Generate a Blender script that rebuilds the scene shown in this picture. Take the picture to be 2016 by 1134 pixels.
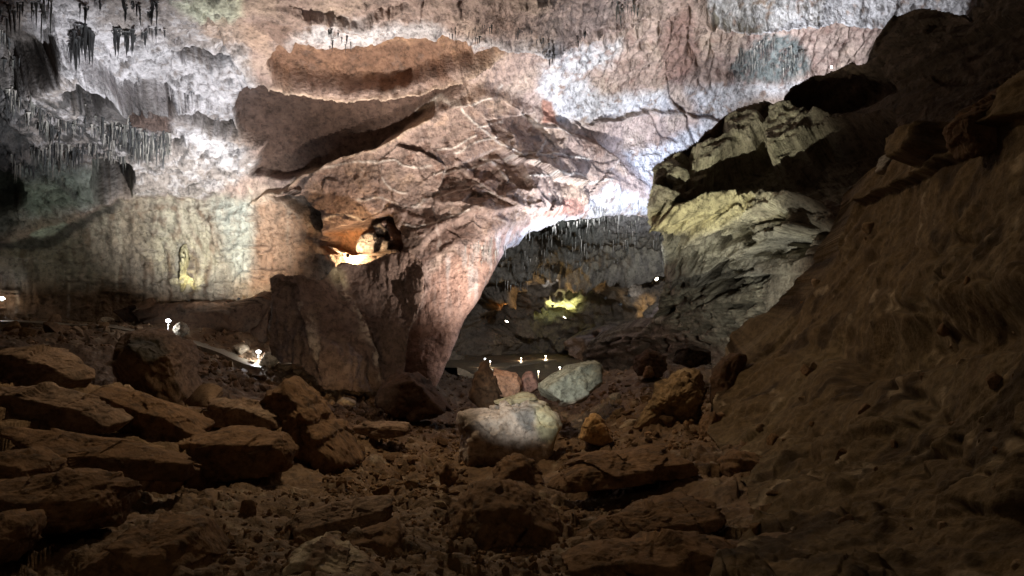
import bpy, math, random
import numpy as np
from mathutils import Vector

for o in list(bpy.data.objects):
    bpy.data.objects.remove(o, do_unlink=True)
sc = bpy.context.scene
COL = sc.collection
F = 1467.0                      # focal length in pixels of the 2016 px wide photograph
CX, CY = 1008.0, 567.0

# ------------------------------------------------------------------ camera, world, exposure
cd = bpy.data.cameras.new('camera')
cd.sensor_width = 36.0
cd.lens = 36.0 * F / 2016.0
cd.clip_start = 0.05
cd.clip_end = 500.0
cam = bpy.data.objects.new('camera', cd)
COL.objects.link(cam)
cam.location = (0, 0, 0)
cam.rotation_euler = (math.radians(90), 0, 0)
sc.camera = cam
w = bpy.data.worlds.new('World')
sc.world = w
w.use_nodes = True
w.node_tree.nodes['Background'].inputs[0].default_value = (0.9, 0.62, 0.42, 1)
w.node_tree.nodes['Background'].inputs[1].default_value = 0.025
sc.view_settings.view_transform = 'Standard'
sc.view_settings.look = 'None'
sc.view_settings.exposure = 0.0
sc.view_settings.gamma = 1.0
sc.cycles.use_denoising = True
sc.cycles.max_bounces = 5
sc.cycles.diffuse_bounces = 3
sc.cycles.glossy_bounces = 2
sc.cycles.sample_clamp_indirect = 2.0
sc.cycles.blur_glossy = 1.0


def P(px, py, d):
    """point seen at photograph pixel px,py at distance d along the view axis"""
    return ((px - CX) / F * d, d, (CY - py) / F * d)


# ------------------------------------------------------------------ the cave's floodlights and some added fill spots
def spot(pos, to, power, col, cone=80, blend=0.7, rad=0.08):
    l = bpy.data.lights.new('flood_or_fill_lamp', 'SPOT')
    l.energy = power
    l.color = col
    l.spot_size = math.radians(cone)
    l.spot_blend = blend
    l.shadow_soft_size = rad
    o = bpy.data.objects.new('flood_or_fill_lamp', l)
    COL.objects.link(o)
    o.location = pos
    o.rotation_euler = (Vector(to) - Vector(pos)).to_track_quat('-Z', 'Y').to_euler()
    return o


def point(pos, power, col, rad=0.05):
    l = bpy.data.lights.new('bulb', 'POINT')
    l.energy = power
    l.color = col
    l.shadow_soft_size = rad
    o = bpy.data.objects.new('bulb', l)
    COL.objects.link(o)
    o.location = pos
    return o


COOL = (0.86, 0.92, 1.0)
BLUE = (0.58, 0.72, 1.0)
NEUT = (1.0, 0.93, 0.85)
WARM = (1.0, 0.74, 0.46)
YEL = (1.0, 0.93, 0.55)
GRN = (0.9, 1.0, 0.78)
AMB = (1.0, 0.66, 0.28)
#LIGHTS
spot(P(310, 615, 34), P(250, 120, 40), 12500, (0.92, 0.95, 1.0), 82, 0.9)            # left ceiling
spot(P(420, 600, 40), P(430, 300, 47), 3600, COOL, 70, 0.9)            # ceiling edge above the left wall
spot(P(620, 545, 41.0), P(830, 50, 39), 15500, NEUT, 110, 0.9)            # middle ceiling
spot(P(1050, 720, 37), P(810, 320, 47), 14500, (1.0, 0.9, 0.83), 76, 0.9)    # middle slabs
spot(P(1150, 610, 45.5), P(1270, 110, 52), 21000, COOL, 105, 0.9)         # right ceiling
spot(P(1500, 270, 50.5), P(1740, 20, 51), 5600, COOL, 120, 0.9)          # behind the ridge
spot(P(1345, 385, 48.5), P(1120, 420, 49), 2400, BLUE, 120, 0.7)       # behind the outcrop nose, along the arch
spot(P(1180, 560, 44.5), P(1045, 465, 48), 4000, BLUE, 60, 0.9)
spot(P(1325, 385, 50), P(1262, 330, 56), 3600, BLUE, 100, 0.9)       # pool of light behind the nose       # under the rim of the arch
spot(P(1180, 690, 40.5), P(870, 640, 45), 1700, (1.0, 0.9, 0.86), 52, 0.9)   # arch foot
spot(P(425, 600, 40), P(420, 390, 52), 11000, (1.0, 0.99, 0.94), 70, 0.9)  # left wall
spot(P(1230, 740, 29), P(1385, 310, 42), 11000, (1.0, 0.97, 0.76), 46, 0.8)   # outcrop on the right
spot(P(1440, 655, 33), P(1500, 540, 40), 1700, (1.0, 1.0, 0.92), 110, 0.9)
spot(P(770, 560, 12), P(1055, 780, 28), 6500, (1.0, 1.0, 0.92), 19, 0.8, 0.15)        # boulders in the middle
spot(P(1270, 430, 58), P(1130, 500, 78), 13000, (0.9, 0.95, 1.0), 110, 0.9)        # far chamber roof
spot(P(650, 850, 29), P(660, 660, 41), 700, NEUT, 60, 0.9)        # added fill on the face of the dark buttress
spot(P(1120, 740, 58), P(1270, 670, 68), 1100, NEUT, 100, 0.9)        # added fill on the drapery at the far chamber's right side
spot((-5, 28, 12), (-3, 17, -6), 4700, (1.0, 0.75, 0.46), 128, 1.0, 0.4)       # added warm fill high above the gully, no lamp known there
spot((-3, -3, 5), (4, 14, -2), 230, (1.0, 0.76, 0.48), 120, 0.9, 0.6)       # added weak warm fill from behind the viewer
#ENDLIGHTS


# ------------------------------------------------------------------ numpy noise
RNG = np.random.RandomState(7)
PERM = RNG.permutation(256).astype(np.int32)
PERM = np.concatenate([PERM, PERM, PERM])
_g = RNG.normal(size=(256, 3)).astype(np.float32)
GRAD = _g / np.linalg.norm(_g, axis=1, keepdims=True)


def gnoise(p, seed=0):
    p = np.asarray(p, np.float32)
    i = np.floor(p)
    f = p - i
    i = i.astype(np.int32)
    ix, iy, iz = (i[:, 0] + seed * 17) & 255, (i[:, 1] + seed * 31) & 255, (i[:, 2] + seed * 7) & 255
    u = f * f * f * (f * (f * 6 - 15) + 10)
    out = 0
    for a in (0, 1):
        wa = u[:, 0] if a else 1 - u[:, 0]
        ha = PERM[(ix + a) & 255]
        for b in (0, 1):
            wb = wa * (u[:, 1] if b else 1 - u[:, 1])
            hb = PERM[ha + ((iy + b) & 255)]
            for c in (0, 1):
                g = GRAD[PERM[hb + ((iz + c) & 255)]]
                d = g[:, 0] * (f[:, 0] - a) + g[:, 1] * (f[:, 1] - b) + g[:, 2] * (f[:, 2] - c)
                out = out + wb * (u[:, 2] if c else 1 - u[:, 2]) * d
    return out * 1.6


def fbm(p, scale=1.0, octs=4, seed=0, gain=0.5, ridged=False):
    p = np.asarray(p, np.float32) * np.float32(1.0 / scale) if np.isscalar(scale) else np.asarray(p, np.float32) / np.asarray(scale, np.float32)
    a, s, t = 1.0, 0, 0
    for k in range(octs):
        n = gnoise(p, seed + k * 3)
        if ridged:
            n = 1 - 2 * np.abs(n)
        s = s + a * n
        t += a
        a *= gain
        p = p * 2.03 + 3.7
    return s / t


def facet(u, v, size, seed=0, tilt=1.0, off=1.0, jit=0.95):
    """fractured slabs: every cell is a tilted plane with its own offset; also the distance to the nearest joint"""
    u = u / size
    v = v / size
    iu, iv = np.floor(u).astype(np.int32), np.floor(v).astype(np.int32)
    n = len(u)
    d1 = np.full(n, 1e9, np.float32)
    d2 = np.full(n, 1e9, np.float32)
    h = np.zeros(n, np.float32)
    R = np.random.RandomState(seed + 99).rand(256, 5).astype(np.float32)
    for a in (-1, 0, 1):
        for b in (-1, 0, 1):
            k = PERM[PERM[(iu + a + seed * 13) & 255] + ((iv + b) & 255)]
            r = R[k]
            du = u - (iu + a + 0.5 + jit * (r[:, 0] - 0.5))
            dv = v - (iv + b + 0.5 + jit * (r[:, 1] - 0.5))
            d = du * du + dv * dv
            hh = off * (r[:, 2] - 0.5) + tilt * ((r[:, 3] - 0.5) * du + (r[:, 4] - 0.5) * dv)
            near = d < d1
            d2 = np.where(near, d1, np.minimum(d2, d))
            h = np.where(near, hh, h)
            d1 = np.where(near, d, d1)
    return h, (np.sqrt(d2) - np.sqrt(d1))


def domes(u, v, size, seed, prob):
    """half buried stones: low domes in some of the cells"""
    u = u / size
    v = v / size
    iu, iv = np.floor(u).astype(np.int32), np.floor(v).astype(np.int32)
    R = np.random.RandomState(seed + 7).rand(256, 5).astype(np.float32)
    out = np.zeros(len(u), np.float32)
    for a in (-1, 0, 1):
        for b in (-1, 0, 1):
            r = R[PERM[PERM[(iu + a + seed * 11) & 255] + ((iv + b) & 255)]]
            du = u - (iu + a + r[:, 0])
            dv = v - (iv + b + r[:, 1])
            rad = 0.22 + 0.4 * r[:, 2]
            d = np.maximum(np.abs(du) * (0.7 + 0.6 * r[:, 3]), 0) ** 2.5 + np.abs(dv + .4 * (r[:, 4] - .5) * du) ** 2.5
            hh = rad * np.clip(1 - d / rad ** 2.5, 0, 1) ** 0.6 * (r[:, 4] < prob)
            out = np.maximum(out, hh)
    return out * size


def smooth(a, b, x):
    t = np.clip((x - a) / (b - a), 0, 1)
    return t * t * (3 - 2 * t)


def tps(ctrl, X, Y, lam=1e-3):
    c = np.array(ctrl, np.float64)
    s = max(np.ptp(c[:, 0]), np.ptp(c[:, 1]))
    q = c[:, :2] / s

    def k(r2):
        return np.where(r2 > 0, 0.5 * r2 * np.log(np.maximum(r2, 1e-12)), 0)
    n = len(q)
    K = k(((q[:, None] - q[None]) ** 2).sum(-1)) + lam * np.eye(n)
    Pm = np.hstack([np.ones((n, 1)), q])
    A = np.block([[K, Pm], [Pm.T, np.zeros((3, 3))]])
    sol = np.linalg.solve(A, np.concatenate([c[:, 2], np.zeros(3)]))
    x, y = np.asarray(X) / s, np.asarray(Y) / s
    out = sol[n] + sol[n + 1] * x + sol[n + 2] * y
    for i in range(n):
        out = out + sol[i] * k((x - q[i, 0]) ** 2 + (y - q[i, 1]) ** 2)
    return out


def segdist(pts, X, Y, closed):
    """signed distance to a polyline (sign: left/right of the nearest segment) or to a polygon (positive inside)"""
    pts = np.array(pts, np.float32)
    n = len(pts)
    best = np.full(X.shape, 1e18, np.float32)
    sgn = np.ones(X.shape, np.float32)
    inside = np.zeros(X.shape, bool)
    for i in range(n if closed else n - 1):
        ax, ay = pts[i]
        bx, by = pts[(i + 1) % n]
        ex, ey = bx - ax, by - ay
        t = np.clip(((X - ax) * ex + (Y - ay) * ey) / (ex * ex + ey * ey + 1e-9), 0, 1)
        d = (X - ax - t * ex) ** 2 + (Y - ay - t * ey) ** 2
        m = d < best
        best = np.where(m, d, best)
        if closed:
            if ay != by:
                inside ^= ((Y < ay) != (Y < by)) & (X < (Y - ay) / (by - ay) * ex + ax)
        else:
            sgn = np.where(m, np.sign(ex * (Y - ay) - ey * (X - ax)), sgn)
    d = np.sqrt(best)
    return np.where(inside, d, -d) if closed else d * sgn


def C(r, g, b):
    def f(c):
        c /= 255.0
        return c / 12.92 if c <= 0.04045 else ((c + 0.055) / 1.055) ** 2.4
    return np.array([f(r), f(g), f(b)], np.float32)


# ------------------------------------------------------------------ materials
def rock_mat(name, rough=0.92, spec=0.2, bump=0.5, fine=14.0, var=0.35, fleck=0.5, bdist=0.12):
    m = bpy.data.materials.new(name)
    m.use_nodes = True
    nt = m.node_tree
    N, L = nt.nodes, nt.links
    bs = N['Principled BSDF']
    bs.inputs['Roughness'].default_value = rough
    bs.inputs['Specular IOR Level'].default_value = spec
    at = N.new('ShaderNodeAttribute')
    at.attribute_name = 'Col'
    tc = N.new('ShaderNodeTexCoord')
    n1 = N.new('ShaderNodeTexNoise')
    n1.inputs['Scale'].default_value = fine * 0.22
    n1.inputs['Detail'].default_value = 8
    n1.inputs['Roughness'].default_value = 0.7
    L.new(tc.outputs['Object'], n1.inputs['Vector'])
    mr = N.new('ShaderNodeMapRange')
    mr.inputs['From Min'].default_value = 0.3
    mr.inputs['From Max'].default_value = 0.7
    mr.inputs['To Min'].default_value = 1 - var
    mr.inputs['To Max'].default_value = 1 + var
    L.new(n1.outputs['Fac'], mr.inputs['Value'])
    vm = N.new('ShaderNodeVectorMath')
    vm.operation = 'SCALE'
    L.new(at.outputs['Color'], vm.inputs[0])
    n3 = N.new('ShaderNodeTexNoise')
    n3.inputs['Scale'].default_value = fine * 0.55
    n3.inputs['Detail'].default_value = 7
    n3.inputs['Roughness'].default_value = 0.75
    L.new(tc.outputs['Object'], n3.inputs['Vector'])
    m3 = N.new('ShaderNodeMapRange')
    m3.inputs['From Min'].default_value = 0.36
    m3.inputs['From Max'].default_value = 0.52
    m3.inputs['To Min'].default_value = 1 - fleck
    m3.inputs['To Max'].default_value = 1.08
    L.new(n3.outputs['Fac'], m3.inputs['Value'])
    mm = N.new('ShaderNodeMath')
    mm.operation = 'MULTIPLY'
    L.new(mr.outputs['Result'], mm.inputs[0])
    L.new(m3.outputs['Result'], mm.inputs[1])
    L.new(mm.outputs['Value'], vm.inputs['Scale'])
    L.new(vm.outputs['Vector'], bs.inputs['Base Color'])
    n2 = N.new('ShaderNodeTexNoise')
    n2.inputs['Scale'].default_value = fine
    n2.inputs['Detail'].default_value = 6
    n2.inputs['Roughness'].default_value = 0.65
    L.new(tc.outputs['Object'], n2.inputs['Vector'])
    bp = N.new('ShaderNodeBump')
    bp.inputs['Strength'].default_value = bump
    bp.inputs['Distance'].default_value = bdist
    L.new(n2.outputs['Fac'], bp.inputs['Height'])
    L.new(bp.outputs['Normal'], bs.inputs['Normal'])
    return m


def plain_mat(name, col, rough=0.5, metal=0.0, emit=0.0, ecol=(1, 1, 1)):
    m = bpy.data.materials.new(name)
    m.use_nodes = True
    nt = m.node_tree
    bs = nt.nodes['Principled BSDF']
    n1 = nt.nodes.new('ShaderNodeTexNoise')
    n1.inputs['Scale'].default_value = 30
    mx = nt.nodes.new('ShaderNodeMixRGB')
    mx.inputs[1].default_value = (col[0] * .8, col[1] * .8, col[2] * .8, 1)
    mx.inputs[2].default_value = (*col, 1)
    nt.links.new(n1.outputs['Fac'], mx.inputs[0])
    nt.links.new(mx.outputs[0], bs.inputs['Base Color'])
    bs.inputs['Roughness'].default_value = rough
    bs.inputs['Metallic'].default_value = metal
    if emit:
        bs.inputs['Emission Color'].default_value = (*ecol, 1)
        bs.inputs['Emission Strength'].default_value = emit
    return m


M_WALL = rock_mat('cave wall limestone', bump=0.9, fine=5.0, var=0.32, fleck=0.5, bdist=0.25)
M_NEAR = rock_mat('brown clay covered rock', bump=0.5, fine=11.0, var=0.35, fleck=0.3)
M_FLOOR = rock_mat('damp cave floor', rough=0.75, spec=0.3, bump=0.6, fine=8.0, var=0.4)
M_BOULDER = rock_mat('boulder limestone', bump=0.5, fine=9.0, var=0.3)
M_STAL = rock_mat('dripstone', rough=0.7, spec=0.35, bump=0.3, fine=6.0, var=0.3)
M_PATH = rock_mat('wet concrete path', rough=0.38, spec=0.5, bump=0.15, fine=5.0, var=0.25)


# ------------------------------------------------------------------ mesh helpers
def mesh_from(name, V, Q, col, mat, parent=None, shade=True):
    me = bpy.data.meshes.new(name)
    V = np.ascontiguousarray(V, np.float32)
    Q = np.ascontiguousarray(Q, np.int32)
    k = Q.shape[1]
    me.vertices.add(len(V))
    me.vertices.foreach_set('co', V.ravel())
    me.loops.add(Q.size)
    me.loops.foreach_set('vertex_index', Q.ravel())
    me.polygons.add(len(Q))
    me.polygons.foreach_set('loop_start', np.arange(0, Q.size, k, dtype=np.int32))
    me.polygons.foreach_set('loop_total', np.full(len(Q), k, np.int32))
    me.polygons.foreach_set('use_smooth', np.full(len(Q), bool(shade)))
    if col is not None:
        a = me.attributes.new('Col', 'FLOAT_COLOR', 'POINT')
        c4 = np.ones((len(V), 4), np.float32)
        c4[:, :3] = col
        a.data.foreach_set('color', c4.ravel())
    me.materials.append(mat)
    me.update()
    me.validate()
    o = bpy.data.objects.new(name, me)
    COL.objects.link(o)
    if parent:
        o.parent = parent
    return o


def grid_quads(ny, nx, keep=None):
    i = np.arange(ny * nx).reshape(ny, nx)
    q = np.stack([i[:-1, :-1], i[1:, :-1], i[1:, 1:], i[:-1, 1:]], -1)
    if keep is not None:
        k = keep.reshape(ny, nx)
        k = k[:-1, :-1] & k[1:, :-1] & k[1:, 1:] & k[:-1, 1:]
        q = q[k]
    return q.reshape(-1, 4)


class Sheet:
    """a rock face: a smooth surface through surveyed points, with relief pushed along its normal"""

    def __init__(s, x0, x1, y0, y1, step, ctrl, seed=0, warp=5.0):
        xs = np.arange(x0, x1 + step, step, dtype=np.float32)
        ys = np.arange(y0, y1 + step, step, dtype=np.float32)
        s.nx, s.ny = len(xs), len(ys)
        X, Y = np.meshgrid(xs, ys)
        D = tps(ctrl, X, Y)
        pos = np.stack([(X - CX) / F * D, D, (CY - Y) / F * D], -1)
        dx = np.gradient(pos, axis=1)
        dy = np.gradient(pos, axis=0)
        n = np.cross(dx, dy)
        n /= np.linalg.norm(n, axis=-1, keepdims=True) + 1e-9
        flip = np.sign((n * pos).sum(-1, keepdims=True))
        n *= np.where(flip == 0, 1, flip)       # pointing away from the hall, into the rock
        s.n = n.reshape(-1, 3).astype(np.float32)
        s.p = pos.reshape(-1, 3).astype(np.float32)
        s.X, s.Y = X.ravel(), Y.ravel()
        s.D = D.ravel()
        k = s.D / F
        s.wx = s.X + warp * (fbm(s.p, 2.0, 2, seed + 50) * 2.0)
        s.wy = s.Y + warp * (fbm(s.p, 2.0, 2, seed + 60) * 2.0)
        s.h = np.zeros(len(s.X), np.float32)
        s.col = None
        s.seed = seed

    def bb(s, pts, pad):
        a = np.array(pts)
        return np.where((s.wx > a[:, 0].min() - pad) & (s.wx < a[:, 0].max() + pad) &
                        (s.wy > a[:, 1].min() - pad) & (s.wy < a[:, 1].max() + pad))[0]

    def poly(s, pts, soft=4.0):
        out = np.zeros(len(s.X), np.float32)
        i = s.bb(pts, soft * 2)
        d = segdist(pts, s.wx[i], s.wy[i], True)
        out[i] = smooth(-soft, soft, d)
        return out

    def line(s, pts, width=3.0):
        out = np.zeros(len(s.X), np.float32)
        i = s.bb(pts, width * 4)
        d = segdist(pts, s.wx[i], s.wy[i], False)
        out[i] = np.exp(-(d / width) ** 2)
        return out

    def step(s, pts, height, decay, side=1, soft=2.0):
        """a slab edge: rock on one side of the line stands proud, dying out away from it"""
        i = s.bb(pts, decay * 2.5)
        d = segdist(pts, s.wx[i], s.wy[i], False) * side
        a, b = np.array(pts[0]), np.array(pts[-1])
        s.h[i] -= height * smooth(-soft, soft, d) * np.exp(-np.maximum(d, 0) / decay)

    def paint(s, mask, c, k=1.0):
        m = (mask * k)[:, None]
        s.col = s.col * (1 - m) + np.asarray(c, np.float32) * m

    def final(s):
        return s.p + s.n * s.h[:, None]

    def build(s, name, mat, outline=None, skirt=6.0, parent=None, damp=0):
        V = s.final()
        keep = None
        if outline is not None:
            if damp:
                di = segdist(outline, s.X, s.Y, True)
                s.h *= 0.12 + 0.88 * smooth(0, damp, di)
                V = s.final()
            keep = segdist(outline, s.wx, s.wy, True) > 0
        Q = grid_quads(s.ny, s.nx, keep)
        # turn the rim back into the rock, so the mass has thickness
        e = np.concatenate([Q[:, [0, 1]], Q[:, [1, 2]], Q[:, [2, 3]], Q[:, [3, 0]]])
        key = np.sort(e, 1).astype(np.int64)
        kk = key[:, 0] * len(V) + key[:, 1]
        _, idx, cnt = np.unique(kk, return_index=True, return_counts=True)
        be = e[idx[cnt == 1]]
        bv = np.unique(be)
        mp = -np.ones(len(V), np.int64)
        layers = [bv]
        VV, CC = [V], [s.col]
        base = len(V)
        dirv = V[bv] / np.linalg.norm(V[bv], axis=1, keepdims=True)
        prev = np.full(len(V), -1, np.int64)
        prev[bv] = bv
        Qs = [Q]
        K = 5
        cen = V[bv].mean(0)
        for k in range(1, K + 1):
            t = k / K
            inw = (cen - V[bv]) * np.array([1, 0, 1])
            inw /= np.linalg.norm(inw, axis=1, keepdims=True) + 1e-6
            nv = V[bv] + dirv * skirt * t + inw * skirt * 0.25 * t * t + \
                (fbm(V[bv] + dirv * skirt * t * 1.0, 1.2, 3, 5) * 0.35)[:, None] * inw * (1 if k < K else 1)
            cur = np.full(len(V), -1, np.int64)
            cur[bv] = base + np.arange(len(bv))
            Qs.append(np.stack([be[:, 1] * 0 + prev[be[:, 1]], prev[be[:, 0]], cur[be[:, 0]], cur[be[:, 1]]], 1))
            VV.append(nv)
            CC.append(s.col[bv])
            prev = cur
            base += len(bv)
        V = np.concatenate(VV)
        Cc = np.concatenate(CC)
        Q = np.concatenate(Qs)
        used = np.zeros(len(V), bool)
        used[Q.ravel()] = True
        remap = np.cumsum(used) - 1
        return mesh_from(name, V[used], remap[Q], Cc[used], mat, parent)


def lookup(s, px, py):
    """the built rock surface behind a surveyed point"""
    V = s.final()
    i = int(np.argmin((s.X - px) ** 2 + (s.Y - py) ** 2))
    return V[i]


def structure(o):
    o['kind'] = 'structure'
    return o


def tag(o, label, cat, group=None, kind=None):
    o['label'] = label
    o['category'] = cat
    if group:
        o['group'] = group
    if kind:
        o['kind'] = kind
    return o


STEP = 2.0

# ================================================================== the great ceiling and back wall
PINK = C(168, 146, 136)
BEIGE = C(186, 165, 148)
WHITE = C(198, 193, 194)
GREYW = C(170, 170, 168)
ORANGE = C(134, 104, 84)
BROWN = C(122, 96, 82)
DKBROWN = C(92, 78, 68)
DKGREY = C(72, 70, 68)
MOSS = C(112, 118, 116)
BLACK = C(48, 45, 42)

ceil_ctrl = [
    (-250, -250, 22), (300, -250, 25), (1000, -250, 29), (1600, -250, 38), (2100, -250, 36),
    (2300, -250, 33), (2300, 0, 45), (2300, 400, 52),
    (-250, 0, 28), (0, 0, 30), (250, 0, 33), (560, 0, 35), (1000, 0, 38), (1300, 0, 45), (1600, 0, 50), (2050, 0, 48),
    (0, 150, 37), (250, 150, 40), (450, 150, 42), (700, 120, 43.5), (950, 140, 45), (1200, 150, 51), (1450, 150, 55), (1700, 150, 55),
    (-250, 300, 42), (60, 300, 43), (250, 300, 46), (450, 300, 48), (680, 250, 47.5), (850, 280, 47), (1100, 260, 51), (1300, 300, 57), (1500, 300, 57),
    (400, 385, 50), (540, 385, 49), (700, 400, 47), (900, 400, 46.5), (1080, 380, 49), (1250, 390, 54), (1400, 420, 56),
    (-250, 480, 46), (100, 500, 50), (300, 500, 52), (500, 500, 51.5), (620, 470, 49.5), (760, 470, 47.5), (860, 500, 45.5), (950, 520, 45.5), (1040, 500, 48),
    (-250, 700, 46), (100, 650, 49), (400, 650, 51), (600, 620, 50), (750, 620, 48), (870, 640, 45), (850, 760, 45), (700, 780, 48), (300, 800, 50),
]
S = Sheet(-260, 2280, -240, 800, STEP, ceil_ctrl, 1, 6)
A = S
p = S.p
big = fbm(p, 7.0, 4, 2)
med = fbm(p, 2.2, 4, 5)
rid = fbm(p, 1.5, 4, 9, ridged=True)
fin = fbm(p, 0.45, 3, 12)
strk = fbm(p, (0.55, 0.55, 5.0), 3, 15)         # vertical drip streaks
S.h += big * 0.7 + med * 0.28
U, Vv = p[:, 0] + 0.6 * med, p[:, 2] + 0.35 * p[:, 1] + 0.6 * big
f1, e1 = facet(U * 0.8 + Vv * 0.5, Vv * 0.9 - U * 0.35, 4.2, 3, 1.5, 0.8)
f2, e2 = facet(U * 0.5 + Vv * 1.0, Vv * 0.4 - U * 0.8, 1.5, 4, 0.7, 0.3)
f3, e3 = facet(U * 0.7 - Vv * 0.6, Vv * 1.5 + U * 0.9, 0.6, 8, 0.25, 0.12)

wallmask = S.poly([(-300, 540), (0, 490), (60, 474), (140, 440), (200, 410), (270, 388), (400, 385), (480, 396), (540, 374),
                   (590, 415), (630, 450), (655, 520), (640, 700), (640, 830), (-300, 830)], 9)
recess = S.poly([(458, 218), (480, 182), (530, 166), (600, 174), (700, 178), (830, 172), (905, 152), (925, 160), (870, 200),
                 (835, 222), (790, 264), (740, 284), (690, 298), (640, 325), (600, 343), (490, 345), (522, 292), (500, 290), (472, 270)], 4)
orange = S.poly([(526, 128), (545, 95), (575, 62), (600, 66), (640, 76), (690, 78), (730, 62), (770, 54), (850, 52), (915, 68),
                 (932, 108), (1000, 82), (1012, 95), (950, 122), (830, 150), (700, 160), (560, 157), (538, 150)], 5)
foot = S.poly([(800, 700), (806, 655), (835, 590), (850, 540), (880, 505), (960, 470), (1050, 430), (1010, 500), (960, 585), (900, 660), (860, 760), (800, 790)], 8)
slab = S.poly([(540, 380), (650, 325), (760, 290), (840, 235), (900, 185), (950, 165), (1030, 200), (1130, 265), (1200, 300), (1285, 385),
               (1180, 405), (1080, 425), (1000, 450), (900, 480), (840, 500), (700, 520), (640, 460), (590, 420)], 10)
lefts = S.poly([(-260, -250), (420, -250), (470, 60), (520, 200), (470, 280), (520, 330), (420, 385), (260, 385), (-260, 540)], 14)
rightw = S.poly([(1050, 80), (1250, 20), (1400, 30), (2010, 28), (2010, 450), (1280, 400), (1150, 290), (1060, 240), (1050, 130)], 12)

rough = 1.0 - 0.8 * recess - 0.75 * foot - 0.55 * orange - 0.35 * wallmask
S.h += f1 * (0.14 + 0.45 * lefts) * (1 - np.maximum(slab, foot)) * rough
S.h += f2 * (0.25 + 0.65 * lefts) * (1 - 0.7 * rightw) * (1 - 0.9 * slab) * rough
S.h += f3 * (0.5 + 0.4 * lefts) * rough * (1 - 0.6 * slab) * (1 - 0.7 * rightw)
fs, es = facet(U * 0.55 + Vv * 0.8, Vv * 0.62 - U * 0.5, 3.4, 5, 2.6, 0.25)
fs2, es2 = facet(U * 0.9 - Vv * 0.5, Vv * 0.9 + U * 0.4, 1.5, 6, 0.8, 0.08)
S.h += slab * (1 - recess) * (1 - orange) * (fs * 0.8 + fs2 * 0.6)
S.h -= 0.10 * rid * rough
S.h += (fin * 0.10 - 0.06 * fbm(p, 0.5, 3, 13, ridged=True) - 0.03 * fbm(p, 0.22, 2, 14, ridged=True)) * (0.35 + 0.65 * rough)
fl = fbm(p, (0.9, 2.0, 9.0), 3, 21, ridged=True)
S.h -= 0.5 * fl * rightw * smooth(210, 60, S.wy)
S.h += (strk * 0.16 - 0.16 * fbm(p, (0.7, 0.9, 6.0), 3, 18, ridged=True) - 0.3 * smooth(.1, .3, fbm(p, (2.2, 2.0, .8), 3, 19))) * wallmask

S.h += 0.3 * wallmask + 0.9 * recess + 1.1 * orange
S.h += 2.6 * S.poly([(-300, 30), (40, 40), (98, 55), (100, 120), (60, 150), (30, 165), (-300, 170)], 8)
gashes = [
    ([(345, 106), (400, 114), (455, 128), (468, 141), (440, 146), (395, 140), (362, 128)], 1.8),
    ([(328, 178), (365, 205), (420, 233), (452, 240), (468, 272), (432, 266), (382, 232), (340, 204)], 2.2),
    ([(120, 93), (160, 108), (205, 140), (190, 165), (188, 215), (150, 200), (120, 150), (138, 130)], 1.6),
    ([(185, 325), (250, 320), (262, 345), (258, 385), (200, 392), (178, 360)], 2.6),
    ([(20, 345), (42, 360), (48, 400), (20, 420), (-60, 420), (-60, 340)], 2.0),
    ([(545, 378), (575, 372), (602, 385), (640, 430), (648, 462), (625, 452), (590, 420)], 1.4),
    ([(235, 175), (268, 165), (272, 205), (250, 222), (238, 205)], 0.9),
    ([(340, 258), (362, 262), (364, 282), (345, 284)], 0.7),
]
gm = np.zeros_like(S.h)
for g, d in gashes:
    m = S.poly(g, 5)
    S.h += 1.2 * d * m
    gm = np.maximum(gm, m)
# slab edges and ledges
S.step([(150, 88), (215, 132), (262, 160), (330, 180)], 2.0, 60, 1)
S.step([(500, 395), (540, 372), (610, 340), (680, 306), (770, 284), (800, 260), (838, 226), (905, 188)], 0.55, 18, 1)
S.step([(530, 160), (600, 170), (700, 175), (830, 170), (905, 150), (1000, 100)], 0.9, 14, -1)
S.step([(1022, 216), (1060, 246), (1130, 264), (1200, 302), (1280, 372)], 0.15, 60, 1)
S.step([(858, 350), (900, 330), (1000, 312), (1060, 303), (1150, 316), (1200, 346), (1285, 384)], 0.12, 40, 1)
S.step([(775, 415), (880, 388), (980, 340), (1060, 300)], 0.12, 36, 1)
S.step([(840, 452), (905, 432), (960, 395), (1010, 372), (1080, 395), (1180, 405)], 0.2, 30, 1)
S.step([(815, 500), (880, 450), (940, 430), (1010, 420), (1060, 415)], 0.5, 40, -1)
S.step([(655, 425), (720, 430), (775, 415), (850, 432), (900, 470)], 0.2, 30, 1)
S.step([(1060, 75), (1160, 62), (1240, 30)], 0.8, 22, -1)
S.step([(1380, 28), (1450, 30), (1560, 24), (1700, 18), (1900, 10)], 1.6, 40, -1)
S.step([(600, 20), (700, 25), (760, 5)], 0.6, 30, 1)
S.step([(860, 60), (950, 75), (1060, 78), (1110, 62)], 0.7, 25, -1)
S.step([(560, 70), (640, 80), (700, 88), (740, 62), (850, 50)], 0.8, 22, -1)
S.step([(1175, 240), (1240, 225), (1330, 215), (1420, 240)], 0.4, 20, 1)
for k, q in enumerate(([(1140, 240), (1200, 300), (1215, 322)], [(1250, 200), (1300, 260), (1330, 280)], [(1330, 195), (1360, 260), (1380, 290)],
                       [(1350, 0), (1355, 80), (1385, 160)], [(1395, 10), (1400, 90), (1405, 170)])):
    S.h += 0.22 * S.line(q, 4)
niche = S.poly([(652, 505), (642, 484), (656, 460), (700, 446), (728, 434), (768, 438), (784, 460), (796, 485), (780, 520), (700, 540)], 8)
S.h += 1.8 * niche
nb, neb = facet(p[:, 0], p[:, 2], 0.9, 31, 0.5, 0.9)
S.h -= 1.1 * S.poly([(712, 490), (700, 472), (720, 455), (745, 440), (775, 470), (770, 510), (715, 512)], 3) * (1 + nb)
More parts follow.
